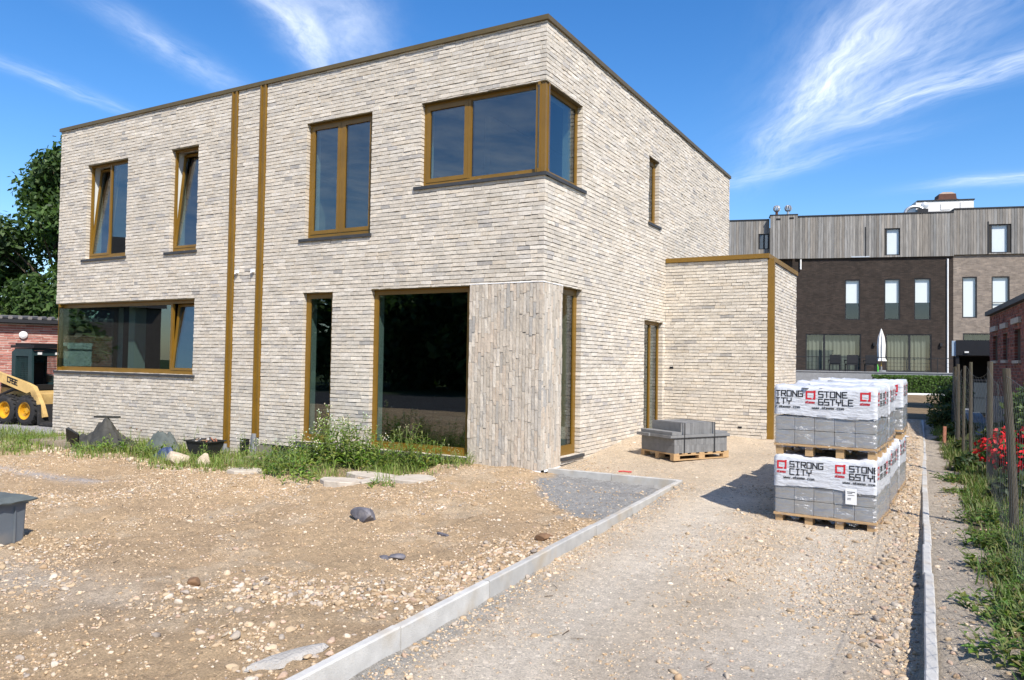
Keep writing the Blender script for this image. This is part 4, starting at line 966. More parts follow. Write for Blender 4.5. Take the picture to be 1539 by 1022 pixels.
for (wx_, wy_) in ((-.34, -.52), (.36, -.52), (-.34, .52), (.36, .52)):
    mb = MB(); s_ = 1 if wy_ > 0 else -1
    prof = [(.20, -.13), (.27, -.135), (.325, -.11), (.34, -.06), (.34, .06), (.325, .11), (.27, .135), (.20, .13)]
    mb.lathe(prof, (wx_, wy_, .34), 'y', 32, caps=False)
    for k in range(18):
        a = 2 * math.pi * k / 18
        for sd_ in (-1, 1):
            aa = a + (.12 if sd_ > 0 else -.05); pts = []
            for (yy, da) in ((.012 * sd_, 0), (.12 * sd_, .20)):
                for rr_ in (.335, .362):
                    for w_ in (-.045, .045): an = aa + da + w_; pts.append((wx_ + rr_ * math.cos(an), wy_ + yy, .34 + rr_ * math.sin(an)))
            k0 = len(mb.v)
            for p in pts: mb.vert(p)
            for f in ((2, 3, 7, 6), (0, 1, 3, 2), (4, 6, 7, 5), (0, 2, 6, 4), (1, 5, 7, 3)): mb.face([k0 + q for q in f])
    wh = mb.build('wheel', M['tyre'], ld)
    mb = MB(); yo = s_
    mb.lathe([(.205, .134 * yo), (.205, .125 * yo), (.175, .11 * yo), (.165, .04 * yo), (.07, .035 * yo), (.065, .07 * yo), (.0, .072 * yo)], (wx_, wy_, .34), 'y', 28, caps=False)
    for k in range(6): a = 2 * math.pi * k / 6; mb.lathe([(.012, .034 * yo), (.012, .055 * yo), (.0, .056 * yo)], (wx_ + .11 * math.cos(a), wy_, .34 + .11 * math.sin(a)), 'y', 6)
    mb.build('rim', M['rim'], wh)
mb = MB(); prism(mb, [(.78, .04), (1.3, .02), (1.3, .05), (.86, .10), (.80, .5), (.76, .5)], -.62, .62); mb.build('bucket', M['tyre'], ld)

# ------------------------------------------------------------------ red brick garage on the left
dg = Vector((.508, .861, 0)).normalized(); Fg = Frame((-17.05, 2.4, 0), dg, (dg.y, -dg.x, 0))
gar = thing('brick_garage', 'low red brick garage with pale joints and tiled eaves behind the loader', 'garage', (0, 0, 0))
mb = MB(); wall_body(mb, Fg, -9, 9, -.5, 2.28, [], d0=-.006, d1=-.3); mb.build('wall', [M['mortar_pale'], M['room'], M['plaster']], gar)
def redcol(u, z): k = U(.8, 1.18); b = rng.choice([(.36, .14, .105), (.40, .17, .13), (.33, .125, .10), (.42, .20, .16)]); return tuple(x * k for x in b)
mb = MB(); brickwork(mb, Fg, -5, 6, -.25, 2.26, [], h=.068, j=.015, lens=(.2, .21), colf=redcol, depth=.03); mb.build('brick_facing', M['redbrick'], gar)
mb = MB(); T = FT(Fg); mb.box(-9.1, 9.1, -4.5, .16, 2.285, 2.33, T); mb.box(-9.1, 9.1, .162, .27, 2.30, 2.40, T); mb.build('gutter', M['black'], gar)
mb = MB(); mb.poly([Fg(-9.1, .2, 2.42), Fg(9.1, .2, 2.42), Fg(9.1, -4.5, 2.62), Fg(-9.1, -4.5, 2.62)])
for k in range(80):
    u = -9 + k * .225
    mb.tube([Fg(u, .23, 2.435), Fg(u, -4.4, 2.64)], .055, 8)
mb.build('roof', pmat('dusty_tile', (.17, .16, .15), .8, .25, 7, .2, 30), gar)
mb = MB(); T = FT(Fg); mb.lathe([(.02, -.0), (.11, 0.0), (.10, .06), (.05, .09), (0, .095)], (0, 0, 0), 'y', 16); o = mb.build('wall_lamp', M['white'], gar); q = Fg(-.15, .0, 1.98); o.location = q; o.rotation_euler = (0, 0, math.atan2(Fg.N.y, Fg.N.x) - R(90))
mb = MB(); mb.box(.72, 1.5, .0, .10, 1.62, 1.80, T); mb.box(.72, 1.5, .0, .05, 1.1, 1.615, T); mb.build('roller_shutter_box', M['white'], gar)

# ------------------------------------------------------------------ trees
def leafcloud(n, blobs, size, cols, seed, fill=.45, droop=.3):
    g = np.random.default_rng(seed); V = []; C = []
    w = np.array([b[3] ** 2 for b in blobs]); w = w / w.sum(); pick = g.choice(len(blobs), n, p=w)
    B = np.array([b[:3] for b in blobs])[pick]; Rr = np.array([b[3] for b in blobs])[pick]
    d = g.normal(size=(n, 3)); d /= np.linalg.norm(d, axis=1)[:, None]
    rad = Rr * (1 - fill * g.random(n) ** 1.6) * (1 + .10 * g.normal(size=n)); pos = B + d * rad[:, None] * np.array([1, 1, .85])
    nrm = d * .6 + g.normal(size=(n, 3)) * .6 + np.array([0, 0, .35]); nrm /= np.linalg.norm(nrm, axis=1)[:, None]
    t = np.cross(nrm, g.normal(size=(n, 3))); t /= np.linalg.norm(t, axis=1)[:, None]; b = np.cross(nrm, t)
    s = size * (.6 + .8 * g.random(n)); a = (t * s[:, None]); bb = b * (s * .5)[:, None]
    v = np.stack([pos - a, pos - bb - a * .1, pos + a, pos + bb - a * .1], 1).reshape(-1, 3)
    ci = np.array(cols)[g.integers(0, len(cols), n)] * (.75 + .5 * g.random((n, 1))); blobt = (.85 + .3 * g.random(len(blobs)))[pick][:, None]
    c = np.repeat(ci * blobt, 4, 0); f = np.arange(n * 4).reshape(-1, 4)
    return v, f, c
def tree(name, label, loc, blobs, trunk_r, n, size, cols, seed, group=None, cat='tree'):
    t = thing(name, label, cat, loc, 0, group); rr = random.Random(seed)
    mb = MB(); top = max(b[2] for b in blobs); c = blobs[0]
    mb.tube([(0, 0, -.3), (.05, .02, top * .2), (-.04, .06, top * .5), (.02, 0, top * .8)], [trunk_r * 1.25, trunk_r, trunk_r * .7, trunk_r * .25], 9)
    for b in blobs:
        z0 = min(b[2] * .6, top * .55); mb.tube([(0, 0, z0), (b[0] * .5, b[1] * .5, (z0 + b[2]) / 2 + .2), (b[0], b[1], b[2])], [trunk_r * .3, trunk_r * .16, .012], 6)
    mb.build('trunk', M['bark'], t)
    v, f, cc = leafcloud(n, blobs, size, cols, seed); npmesh('crown', v, f, cc, M['leaf'], t)
    return t
def blobset(rr, n, rad, z0, z1, r0, r1, prof=None):
    out = []
    for k in range(n):
        z = z0 + (z1 - z0) * ((k + .5) / n); t = (k + .5) / n; w = rad * (prof(t) if prof else math.sqrt(max(.05, 1 - (2 * t - 1) ** 2)) )
        a = rr.uniform(0, 6.28); q = w * math.sqrt(rr.random()); out.append((q * math.cos(a), q * math.sin(a), z, rr.uniform(r0, r1)))
    return out
G1c = [(.045, .085, .02), (.06, .11, .025), (.035, .065, .02), (.075, .125, .03)]
rr = random.Random(4)
tree('deciduous_tree', 'tall dark green tree rising behind the garage at the house corner', (-25.9, 8.2, -.2), blobset(rr, 46, 2.7, 1.4, 9.6, .75, 1.35, lambda t: [.8, 1, 1.05, 1, .85, .65, .35][min(6, int(t * 7))]), .26, 36000, .12, G1c, 4)
rr = random.Random(6)
tree('deciduous_tree', 'lighter green bushy tree left of the tall dark one', (-28.3, 5.2, -.2), blobset(rr, 34, 2.3, .8, 7.4, .7, 1.25), .24, 15000, .15, [(.06, .11, .025), (.08, .13, .03), (.05, .09, .025)], 6)
rr = random.Random(8)
tree('deciduous_tree', 'broad dark tree filling the gap low behind the garage roof', (-25.0, 12.5, -.2), blobset(rr, 26, 3.0, 1.2, 6.0, .9, 1.4), .26, 9000, .18, G1c, 8)

# street side, mirrored in the glass: trees and a gabled house
gp = 'trees across the street mirrored in the windows'
for i, (x, y, h, r) in enumerate([(-10, -27, 6.6, 2.6), (-14.5, -29, 7.4, 3.0), (-19.5, -27.5, 6.4, 2.7), (-24, -30, 7.6, 3.1), (-6.5, -30, 6.2, 2.5), (-17, -33, 8.0, 3.2), (-37, -14, 4.2, 2.2), (-41, -17, 4.6, 2.4), (-45, -15, 4.0, 2.3), (-49, -18, 4.8, 2.5), (-12, -25, 8.0, 3.0), (-17, -26, 8.2, 3.2), (-22, -25.5, 7.8, 3.0), (-8, -25, 7.2, 2.8), (-26.5, -25, 7.2, 3.0), (-27, -35, 8.2, 3.2)]):
    rr = random.Random(60 + i)
    tree('street_tree', 'leafy green tree across the street, mirrored in the window glass', (x, y, -.2), blobset(rr, 20, r * .75, .9, h - .8, r * .38, r * .55), .2, 3600, .30, G1c, 60 + i, gp)
gh = thing('gabled_house', 'gable-roofed house across the street mirrored in the left windows', 'house', (-50, -24, -.2), R(28))
mb = MB(); prism(mb, [(-6, 0), (6, 0), (6, 5.2), (0, 10.4), (-6, 5.2)], -4, 4); mb.build('wall', pmat('brown_render', (.16, .13, .11), .9, .1, 3, .1, 30), gh)
mb = MB()
for s_ in (-1, 1): mb.poly([(s_ * 6.4, -4.3, 4.95), (s_ * 6.4, 4.3, 4.95), (0, 4.3, 10.55), (0, -4.3, 10.55)])
mb.build('roof', M['tile'], gh)
for (x, z) in ((-2.6, 1.0), (1.2, 1.0), (-1, 5.2)):
    mb = MB(); mb.box(x, x + 1.4, 4.0, 4.06, z, z + 1.4); mb.box(x, x + 1.4, -4.06, -4.0, z, z + 1.4); mb.build('window', M['black'], gh)

# ------------------------------------------------------------------ weeds and grass
def leaf(mb, p, d, L, w, c, bend=.35):
    d = Vector(d).normalized(); up = Vector((0, 0, 1)); s = d.cross(up)
    if s.length < 1e-3: s = Vector((1, 0, 0))
    s.normalize(); p = Vector(p); m1 = p + d * L * .5 + Vector((0, 0, bend * L * .12)); e = p + d * L - Vector((0, 0, bend * L * .5))
    mb.cur = c; a = [mb.vert(p), mb.vert(m1 + s * w), mb.vert(e), mb.vert(m1 - s * w)]; mb.face(a)
GW = [(.15, .23, .04), (.19, .27, .05), (.12, .19, .035), (.22, .29, .07), (.26, .30, .08)]
def weed(name, label, cat, x, y, h, nst, spread, L, w, seed, group=None, dens=1.0, cols=GW, heads=None, z=None, lean=.25):
    rr = random.Random(seed); zb = gz(x, y) - .01 if z is None else z; t = thing(name, label, cat, (x, y, zb), 0, group)
    fo, stm, fl = MB(), MB(), MB()
    for k in range(nst):
        a = rr.uniform(0, 6.28); q = spread * math.sqrt(rr.random()); bx_, by_ = q * math.cos(a), q * math.sin(a); hh = h * rr.uniform(.55, 1) * (1 - .35 * q / (spread + 1e-6))
        lx, ly = rr.uniform(-lean, lean) * hh + bx_ * .35, rr.uniform(-lean, lean) * hh + by_ * .35
        pts = [Vector((bx_ + lx * t_ * t_, by_ + ly * t_ * t_, hh * t_)) for t_ in (0, .33, .66, 1)]
        stm.tube(pts, [.006, .0048, .0035, .002], 4)
        nl = max(5, int(hh / .028 * dens)); ph = rr.uniform(0, 6)
        for i in range(nl):
            t_ = .04 + .96 * i / nl; p = Vector((bx_ + lx * t_ * t_, by_ + ly * t_ * t_, hh * t_)); an = ph + i * 2.4
            sz = L * (1.15 - .75 * t_) * rr.uniform(.7, 1.2); col = tuple(v * rr.uniform(.8, 1.2) for v in rr.choice(cols))
            leaf(fo, p, (math.cos(an), math.sin(an), rr.uniform(.1, .9)), sz, w * sz / L * 1.0, col, rr.uniform(.1, .8))
        if heads and rr.random() < heads[1]:
            for j in range(heads[2]):
                p = pts[-1] + Vector((rr.uniform(-.05, .05), rr.uniform(-.05, .05), rr.uniform(-.10, .03))); r_ = heads[3]
                stm.tube([pts[-1] - Vector((0, 0, .12)), p], .0018, 3)
                fl.cur = tuple(v * rr.uniform(.8, 1.2) for v in heads[0]); k0 = [fl.vert(p + Vector(o_) * r_ * rr.uniform(.7, 1.3)) for o_ in ((1, 0, 0), (0, 1, 0), (-1, 0, 0), (0, -1, 0), (0, 0, 1), (0, 0, -1))]
                for f in ((0, 1, 4), (1, 2, 4), (2, 3, 4), (3, 0, 4), (1, 0, 5), (2, 1, 5), (3, 2, 5), (0, 3, 5)): fl.face([k0[q_] for q_ in f])
    fo.build('foliage', M['leaf'], t); stm.build('stem', M['stem'], t)
    if fl.v: fl.build('flower_head', pmat(name + '_heads', (.5, .5, .4), .8, .1, 5, 0, attr=True), t)
    return t
wg = 'weeds growing along the house wall'
HD = ((.55, .55, .40), .7, 5, .012)
weed('tall_weed', 'tallest leafy weed with seed heads between the narrow and the large window', 'weed', -3.35, -.5, 1.10, 22, .30, .17, .024, 101, wg, heads=HD)
weed('tall_weed', 'bushy weed right beside the tallest one at the large window', 'weed', -2.85, -.6, .90, 34, .40, .17, .024, 102, wg, heads=HD)
weed('tall_weed', 'upright spiky weed in the middle of the large window', 'weed', -2.0, -.5, .84, 22, .24, .15, .014, 103, wg, 1.4)
weed('tall_weed', 'thin seeding weed with bare stalks before the large window', 'weed', -2.25, -.2, .95, 3, .10, .09, .009, 104, wg, .6, heads=((.35, .36, .2), 1, 9, .009))
weed('tall_weed', 'loose weed right of the spiky one under the large window', 'weed', -1.62, -.45, .62, 20, .28, .16, .017, 105, wg)
weed('tall_weed', 'lone thin stalk before the right half of the large window', 'weed', -1.28, -.18, .70, 2, .06, .07, .008, 106, wg, .6, heads=((.3, .3, .18), 1, 6, .009))
weed('tall_weed', 'bright leafy weed hiding the sill left of the spiky one', 'weed', -2.42, -.65, .6, 24, .3, .16, .022, 130, wg)
weed('tall_weed', 'medium weed left of the tallest one, below the narrow window', 'weed', -3.75, -.7, .62, 22, .3, .16, .022, 131, wg, heads=HD)
weed('low_weed', 'low grassy weed at the foot of the vertical brick panel', 'weed', -1.12, -.28, .30, 14, .20, .16, .008, 107, wg)
weed('low_weed', 'low spreading weed below the narrow window', 'weed', -4.15, -.75, .42, 18, .38, .15, .022, 108, wg)
weed('low_weed', 'dense dark weed in front of the tall bushy weeds', 'weed', -3.05, -1.55, .48, 22, .36, .16, .024, 109, wg, cols=GW[:3])
weed('low_weed', 'grey-green weed left of the dense dark one', 'weed', -3.65, -1.25, .45, 18, .34, .15, .022, 110, wg, cols=[(.12, .17, .07), (.10, .15, .055)])
weed('low_weed', 'weed beside the second bronze channel with a tall stalk', 'weed', -5.05, -.55, .62, 8, .25, .13, .016, 111, wg, heads=HD)
weed('low_weed', 'small weed at the edge of the cracked paving', 'weed', -1.15, -1.95, .14, 12, .16, .10, .012, 112, wg)
weed('low_weed', 'flat weed at the left corner of the cracked paving', 'weed', -2.55, -1.95, .26, 16, .28, .14, .02, 113, wg)
weed('low_weed', 'yellowish dry weed under the narrow window sill', 'weed', -3.9, -1.6, .36, 12, .26, .13, .016, 114, wg, cols=[(.22, .21, .08), (.15, .19, .05)])
weed('low_weed', 'weed sprawling over the black mortar tub', 'weed', -5.55, -.95, .38, 16, .26, .16, .014, 115, wg)
weed('low_weed', 'weed between the sack and the blue bag', 'weed', -6.95, -.9, .40, 16, .32, .20, .018, 116, wg)
weed('tall_weed', 'thin brown-headed stalk before the grey-green sack', 'weed', -7.35, -1.0, .62, 3, .25, .10, .01, 117, wg, .5, heads=((.14, .10, .06), 1, 2, .02))
weed('low_weed', 'broad-leaved weed in front of the tarpaulin heap', 'weed', -7.75, -1.3, .36, 20, .36, .22, .022, 118, wg)
weed('tall_weed', 'pale thin stalk with grey heads right of the sack', 'weed', -6.6, -.45, .66, 3, .12, .08, .008, 119, wg, .4, heads=((.4, .38, .3), 1, 6, .009))
weed('low_weed', 'weed growing through the old timber pallet', 'weed', -9.35, -1.15, .34, 18, .40, .16, .014, 120, wg)
weed('low_weed', 'bushy weed left of the timber pallet', 'weed', -10.2, -1.5, .40, 24, .5, .15, .016, 121, wg)
weed('low_weed', 'weed by the concrete strip at the far left', 'weed', -9.3, -2.35, .30, 26, .55, .15, .014, 122, wg)
weed('low_weed', 'weed tuft before the house corner', 'weed', -11.0, -.9, .34, 12, .3, .14, .012, 123, wg)
weed('low_weed', 'weed clump at the left picture edge', 'weed', -9.9, -3.0, .28, 22, .5, .14, .014, 124, wg)

def blades(name, n, region, hmin, hmax, cols, seed, w=.004, dens=None):
    g = np.random.default_rng(seed); x = g.uniform(region[0], region[1], n * 3); y = g.uniform(region[2], region[3], n * 3)
    k = dens(x, y) > g.random(n * 3); x, y = x[k][:n], y[k][:n]; n = len(x); z = ground_z(x, y) - .005
    h = hmin + (hmax - hmin) * g.random(n) ** 1.5; a = g.uniform(0, 6.28, n); le = g.uniform(.2, .9, n) * h
    p = np.stack([x, y, z], 1); s = np.stack([-np.sin(a), np.cos(a), 0 * a], 1) * (w * (.6 + .8 * g.random(n)))[:, None]
    o = np.stack([np.cos(a) * le, np.sin(a) * le, h], 1); m1 = p + o * np.array([.35, .35, .6]); e = p + o
    v = np.stack([p - s, p + s, m1 + s * .8, m1 - s * .8, e], 1).reshape(-1, 3); b = np.arange(n)[:, None] * 5
    f = np.concatenate([b + np.array([0, 1, 2, 3]), b + np.array([3, 2, 4, 4])], 0)
    c = np.repeat(np.array(cols)[g.integers(0, len(cols), n)] * (.75 + .5 * g.random((n, 1))), 5, 0)
    f3 = np.concatenate([b + np.array([0, 1, 2]), b + np.array([0, 2, 3]), b + np.array([3, 2, 4])], 0)
    return tag(npmesh(name, v, f3, c, M['leaf']), kind='stuff')
blades('grass', 8500, (-13, -4.2, -3.4, -.05), .05, .22, GW + [(.24, .22, .09)], 5, .0045, lambda x, y: np.clip(fbm(x, y, 1.1, 61) * 3.2 + .30 + .5 * np.exp(-((y + .9) / .7) ** 2) - np.clip(-y - 1.9 - np.clip(-x - 8, 0, 3) * .45, 0, 2) * 1.6, 0, 1))
blades('grass', 6000, (-4.6, -.9, -2.3, -.1), .04, .2, GW + [(.26, .23, .1)], 6, .004, lambda x, y: np.clip(fbm(x, y, 1.6, 63) * 3 + .2 - np.clip(-1.6 - y, 0, 1) * .8 - np.clip(x + 1.6, 0, 1) * .4, 0, 1))
VG = [(.075, .135, .02), (.11, .175, .03), (.15, .21, .045), (.055, .10, .018), (.17, .17, .06)]
blades('grass', 60000, (4.5, 6.8, -6.6, 12), .03, .17, VG + [(.22, .19, .08)], 7, .005, lambda x, y: np.clip(fbm(x, y, 1.3, 65) * 3.4 + .34, 0, 1) * np.clip((x - KR(y) - .36 + np.clip(y - 3, 0, 6) * .03 - fbm(x, y, 2.3, 43) * .5) * 5, 0, 1))
vg = 'low leafy plants along the right verge'
vspots = [(5.25, -4.6, .24, .30), (5.55, -4.0, .22, .3), (5.15, -3.6, .18, .22), (5.5, -3.2, .26, .3), (5.22, -2.5, .24, .26), (5.6, -2.3, .28, .3), (5.18, -1.6, .26, .24), (5.5, -1.5, .3, .28), (5.2, -.5, .30, .26), (5.6, -.4, .3, .3), (5.22, .6, .18, .22), (5.5, 1.0, .22, .28), (5.3, 1.9, .16, .22), (5.6, -5.2, .24, .3), (5.9, -3.0, .3, .36), (5.9, -1.0, .3, .36), (4.92, 2.2, .16, .24), (5.02, 1.2, .14, .2), (5.7, -4.9, .3, .34), (5.75, -2.0, .3, .34), (5.36, -3.9, .26, .3)]
vl = ['nearest corner', 'second from the nearest corner']
desc = ['bright green leafy plant on the verge at the very bottom right', 'leafy verge plant just beyond the bottom right corner', 'small leafy plant on the sandy edge of the verge', 'wide leafy plant in the nearer half of the verge', 'leafy plant leaning towards the long kerb', 'leafy plant at the right edge, level with the pallets',
        'leafy plant in front of the nearest fence post', 'leafy plant right of the nearest fence post', 'taller leafy plant at the foot of the nearest fence post', 'leafy plant just behind the nearest fence post', 'sparse plant between the nearest two fence posts, kerb side', 'sparse plant between the nearest two fence posts, garden side', 'small plant in front of the second fence post', 'verge plant cut by the bottom picture edge', 'verge plant cut by the right picture edge, lower one', 'verge plant cut by the right picture edge, upper one', 'flat plant on the sandy strip level with the second fence post', 'flat small plant on the sandy strip level with the red blossoms', 'dense verge plant in the bottom right corner, away from the kerb', 'dense verge plant at the right edge below the nearest fence post', 'dense verge plant in the middle of the nearer green patch']
for i, (x, y, h, sp_) in enumerate(vspots):
    weed('verge_plant', desc[i], 'plant', x, y, h * .9, int(46 * sp_ / .26), sp_ * 1.15, .098, .022, 200 + i, vg, 1.25, cols=VG)

# ------------------------------------------------------------------ fence on the right
fn = thing('wire_fence', 'old wire mesh fence on wooden posts along the right verge', 'fence', (5.3, -1, 0))
FP = [(5.36, -10.8, 1.45, .04), (5.35, -.95, 1.5, .037), (5.29, 2.45, 1.56, .036), (5.12, 4.5, 1.54, .026), (5.03, 5.1, 1.48, .022), (4.98, 6.6, 1.46, .028), (4.96, 8.6, 1.42, .028), (4.96, 11.0, 1.4, .028)]
def loc(p): return (p[0] - 5.3, p[1] + 1, p[2])
tops = []
for i, (x, y, h, r_) in enumerate(FP):
    zb = gz(x, y); lx, ly = U(-.04, .04), U(-.03, .03)
    if i == 1: lx = -.07
    mb = MB(); mb.tube([loc((x, y, zb - .3)), loc((x + lx * .3, y + ly * .3, zb + h * .3)), loc((x + lx * .7, y + ly * .7, zb + h * .7)), loc((x + lx, y + ly, zb + h))], [r_ * 1.1, r_, r_ * .96, r_ * .9], 10)
    for k in range(6): pass
    mb.build('fence_post', M['postwood'], fn); tops.append(Vector((x + lx - .03, y + ly, zb + h * .97)))
mb = MB()
for i in range(len(FP) - 1):
    a, b = tops[i], tops[i + 1]; za, zb_ = gz(FP[i][0], FP[i][1]), gz(FP[i + 1][0], FP[i + 1][1]); L = (b - a).length; n = max(5, int(L / .19)); rows = 10
    def P_(s, t):
        q = a + (b - a) * s; zlo = za + (zb_ - za) * s + .02; zhi = q.z - .16 * math.sin(math.pi * s) - .02
        wob = float(vnoise(np.array([s * 3 + i]), np.array([t * 2.0]), 1.0, 5)[0]) - .5
        return (q.x - 5.3 + wob * .10, q.y + 1 + wob * .02, zlo + (zhi - zlo) * t)
    for k in range(-rows, n + 1):
        for sgn in (1, -1):
            pts = []
            for j in range(rows + 1):
                s = (k + j) / n if sgn > 0 else (k + rows - j) / n
                if 0 <= s <= 1: pts.append(P_(s, j / rows))
            if len(pts) > 1: mb.tube(pts, .0013, 3, cap=False)
    mb.tube([P_(s / 12, 1) for s in range(13)], .0017, 4)
mb.build('wire_mesh', M['wire'], fn)

# flowering bush, shrub, bushes along the dark garden side
def bush(name, label, x, y, blobs, n, size, cols, seed, flower=None, cat='bush'):
    t = thing(name, label, cat, (x, y, gz(x, y)), 0); v, f, c = leafcloud(n, blobs, size, cols, seed, .8); npmesh('foliage', v, f, c, M['leaf'], t)
    mb = MB(); rr = random.Random(seed)
    for b in blobs: mb.tube([(b[0] * .3, b[1] * .3, -.05), (b[0], b[1], b[2])], [.012, .005], 5)
    mb.build('stem', M['bark'], t)
    if flower:
        g = np.random.default_rng(seed + 1); vv, ff, cc = leafcloud(flower[0], [(b[0], b[1], b[2], b[3] * 1.05) for b in flower[3]], flower[1], flower[2], seed + 5, .3); npmesh('blossom', vv, ff, cc, flower_mat, t)
    return t
flower_mat = leafmat('petals', trans=.15)
for n_ in flower_mat.node_tree.nodes:
    if n_.type == 'MIX' and n_.blend_type == 'MULTIPLY' and n_.inputs[7].default_value[1] > 1.4: n_.inputs[7].default_value = (1.2, .5, .5, 1)
rb = [(-.25, -.1, .55, .16), (.05, -.15, .6, .17), (.28, .0, .45, .2), (-.1, .1, .42, .2), (.4, -.1, .25, .2), (-.28, 0, .3, .18), (.15, .1, .7, .13), (.5, .1, .55, .18), (-.38, -.25, .42, .2), (-.1, -.35, .35, .2), (.2, -.35, .62, .18)]
bush('red_flower_bush', 'bush with bright red blossoms behind the wire fence', 5.72, 2.6, rb, 1800, .045, [(.04, .09, .02), (.06, .12, .03)], 71, (2200, .036, [(.62, .012, .02), (.58, .01, .015), (.75, .03, .03)], rb[:6] + rb[7:]))
bush('shrub', 'green shrub against the dark red brick shed', 5.98, 5.4, [(0, 0, .5, .35), (.1, .1, .95, .32), (-.12, 0, .8, .28), (.2, -.2, .6, .35)], 2600, .05, [(.08, .12, .05), (.10, .15, .05), (.14, .19, .06)], 72)
for i, (x, y, h, lb) in enumerate([(5.55, 3.9, .45, 'dark low bush between the second fence post and the shed'), (5.5, .9, .4, 'dark low bush below the red blossoms'), (5.85, -.2, .5, 'dark bush behind the nearest fence post, cut by the picture edge'), (5.62, 6.9, .5, 'dark bush in front of the corrugated sheet'), (4.98, 7.6, .42, 'low dark bush at the fence foot, just right of the reddish stake'), (5.15, 5.6, .34, 'low mossy bush by the cluster of thin fence posts'), (5.12, 3.4, .30, 'low bush on the verge, kerb side of the second fence post'), (4.75, 10.4, .6, 'dark bush at the far end of the verge'), (4.85, 15.0, 1.1, 'dark bush beside the far carport')]):
    bush('dark_bush', lb, x, y, [(0, 0, h * .5, h * .45), (.15, .2, h * .6, h * .4), (-.12, -.1, h * .35, h * .4)], 1500, .045, [(.03, .06, .018), (.05, .085, .02), (.09, .10, .03)], 80 + i)

# ------------------------------------------------------------------ dark red brick shed on the right
Fs = Frame((5.8, 15, 0), Vector((.077, -.997, 0)).normalized(), Vector((-.997, -.077, 0)).normalized())
shd = thing('brick_shed', 'dark red brick shed with small windows under stone lintels at the right edge', 'shed', (0, 0, 0))
holes = [(.62, 1.42, 1.70, 2.33), (2.35, 3.0, 1.70, 2.33), (4.0, 4.75, 1.68, 2.36)]
mb = MB(); wall_body(mb, Fs, 0, 9, -.3, 2.9, holes, d0=-.008); mb.box(.02, 6, -3.4, -.345, 2.86, 2.9, FT(Fs), 0); mb.box(0, .3, -3.5, -.345, -.3, 2.85, FT(Fs), 0); mb.build('wall', [M['mortar_mid'], M['room'], M['room']], shd)
def dred(u, z): k = U(.7, 1.25); b = rng.choice([(.20, .065, .045), (.17, .055, .04), (.24, .085, .06), (.14, .05, .045)]); return tuple(x * k for x in b)
mb = MB(); brickwork(mb, Fs, 0, 7.5, -.1, 2.88, holes, h=.07, j=.013, lens=(.2, .22), colf=dred, depth=.06); mb.build('brick_facing', M['redbrick'], shd)
mb = MB(); T = FT(Fs); mb.box(-.12, 9.0, -3.6, .10, 2.905, 3.02, T); mb.build('roof', M['sill'], shd)
for (a, b, c, d) in holes:
    mb = MB(); mb.box(a - .12, b + .12, -.02, .06, d + .12, d + .24, T); mb.build('lintel', M['haunch'], shd)
    mb = MB(); mb.box(a, b, -.16, -.12, c, d, T); w_ = mb.build('window', M['black'], shd)
    mb = MB(); mb.box(a + .06, b - .06, -.119, -.112, c + .06, d - .06, T); mb.build('pane', M['glass_far'], w_)
    mb = MB(); mb.box(a - .05, b + .05, -.1, .05, c - .07, c - .006, T); mb.build('sill', M['haunch'], w_)
# carport, storage box, paving, corrugated sheet
cpt = thing('carport', 'black flat-roofed carport beside the far end of the brick shed', 'carport', (0, 0, 0))
mb = MB(); mb.box(5.06, 9.0, 19.9, 23.8, 1.92, 2.42); mb.build('roof', M['black'], cpt)
mb = MB(); mb.box(4.94, 5.055, 19.95, 21.2, 1.90, 2.40); mb.build('side_panel', M['glasspanel'], cpt)
for q in ((5.1, 19.95), (8.9, 19.95), (5.1, 23.6), (8.9, 23.6)):
    mb = MB(); mb.box(q[0] - .05, q[0] + .05, q[1] - .05 + .06, q[1] + .11, -.2, 1.918); mb.build('post', M['black'], cpt)
mb = MB(); mb.box(5.0, 9, 23.85, 23.95, -.2, 2.3); mb.box(8.95, 9.05, 20.2, 23.84, -.2, 1.9); mb.build('back_wall', M['dark_in'], cpt)
mb = MB(); mb.box(5.3, 5.42, 19.86, 19.895, 2.0, 2.05); mb.build('lamp', M['white'], cpt)
stb = thing('storage_box', 'dark grey garden storage cabinet standing before the carport', 'cabinet', (5.86, 17.3, .12), R(4))
mb = MB(); mb.box(-.42, .42, -.3, .3, .04, 1.0); mb.build('body', pmat('anthracite', (.04, .05, .06), .5, .1, 4, .05, 40), stb)
mb = MB(); mb.box(-.40, .40, -.318, -.302, .08, .5); mb.box(-.40, .40, -.318, -.302, .52, .96); mb.build('door', pmat('anthracite_door', (.06, .075, .09), .4, .1, 4, .05, 40), stb)
mb = MB(); mb.box(-.45, .45, -.34, .33, 1.002, 1.04); mb.build('lid', M['black'], stb)
mb = MB()
xs_, ys_ = np.arange(5.25, 5.81, .2), np.arange(8.0, 19.5, .2)
for i in range(len(xs_) - 1):
    for j in range(len(ys_) - 1): mb.box(xs_[i] + .004 + 0, xs_[i + 1] - .004, ys_[j] + .004, ys_[j + 1] - .004, .05, .205 + U(-.003, .003))
tag(mb.build('path', M['paver']), kind='structure')
mb = MB(); k = 0
for i in range(22): x0 = 5.50 + i * .02; mb.poly([(x0, 9.3 + .02 * (i % 2), .12), (x0 + .02, 9.3 + .02 * ((i + 1) % 2), .12), (x0 + .02, 9.3 + .02 * ((i + 1) % 2), .92), (x0, 9.3 + .02 * (i % 2), .92)])
o = mb.build('corrugated_sheet', M['alu']); s_ = o.modifiers.new('t', 'SOLIDIFY'); s_.thickness = .004; tag(o, 'upright corrugated metal sheet behind the fence', 'metal sheet')

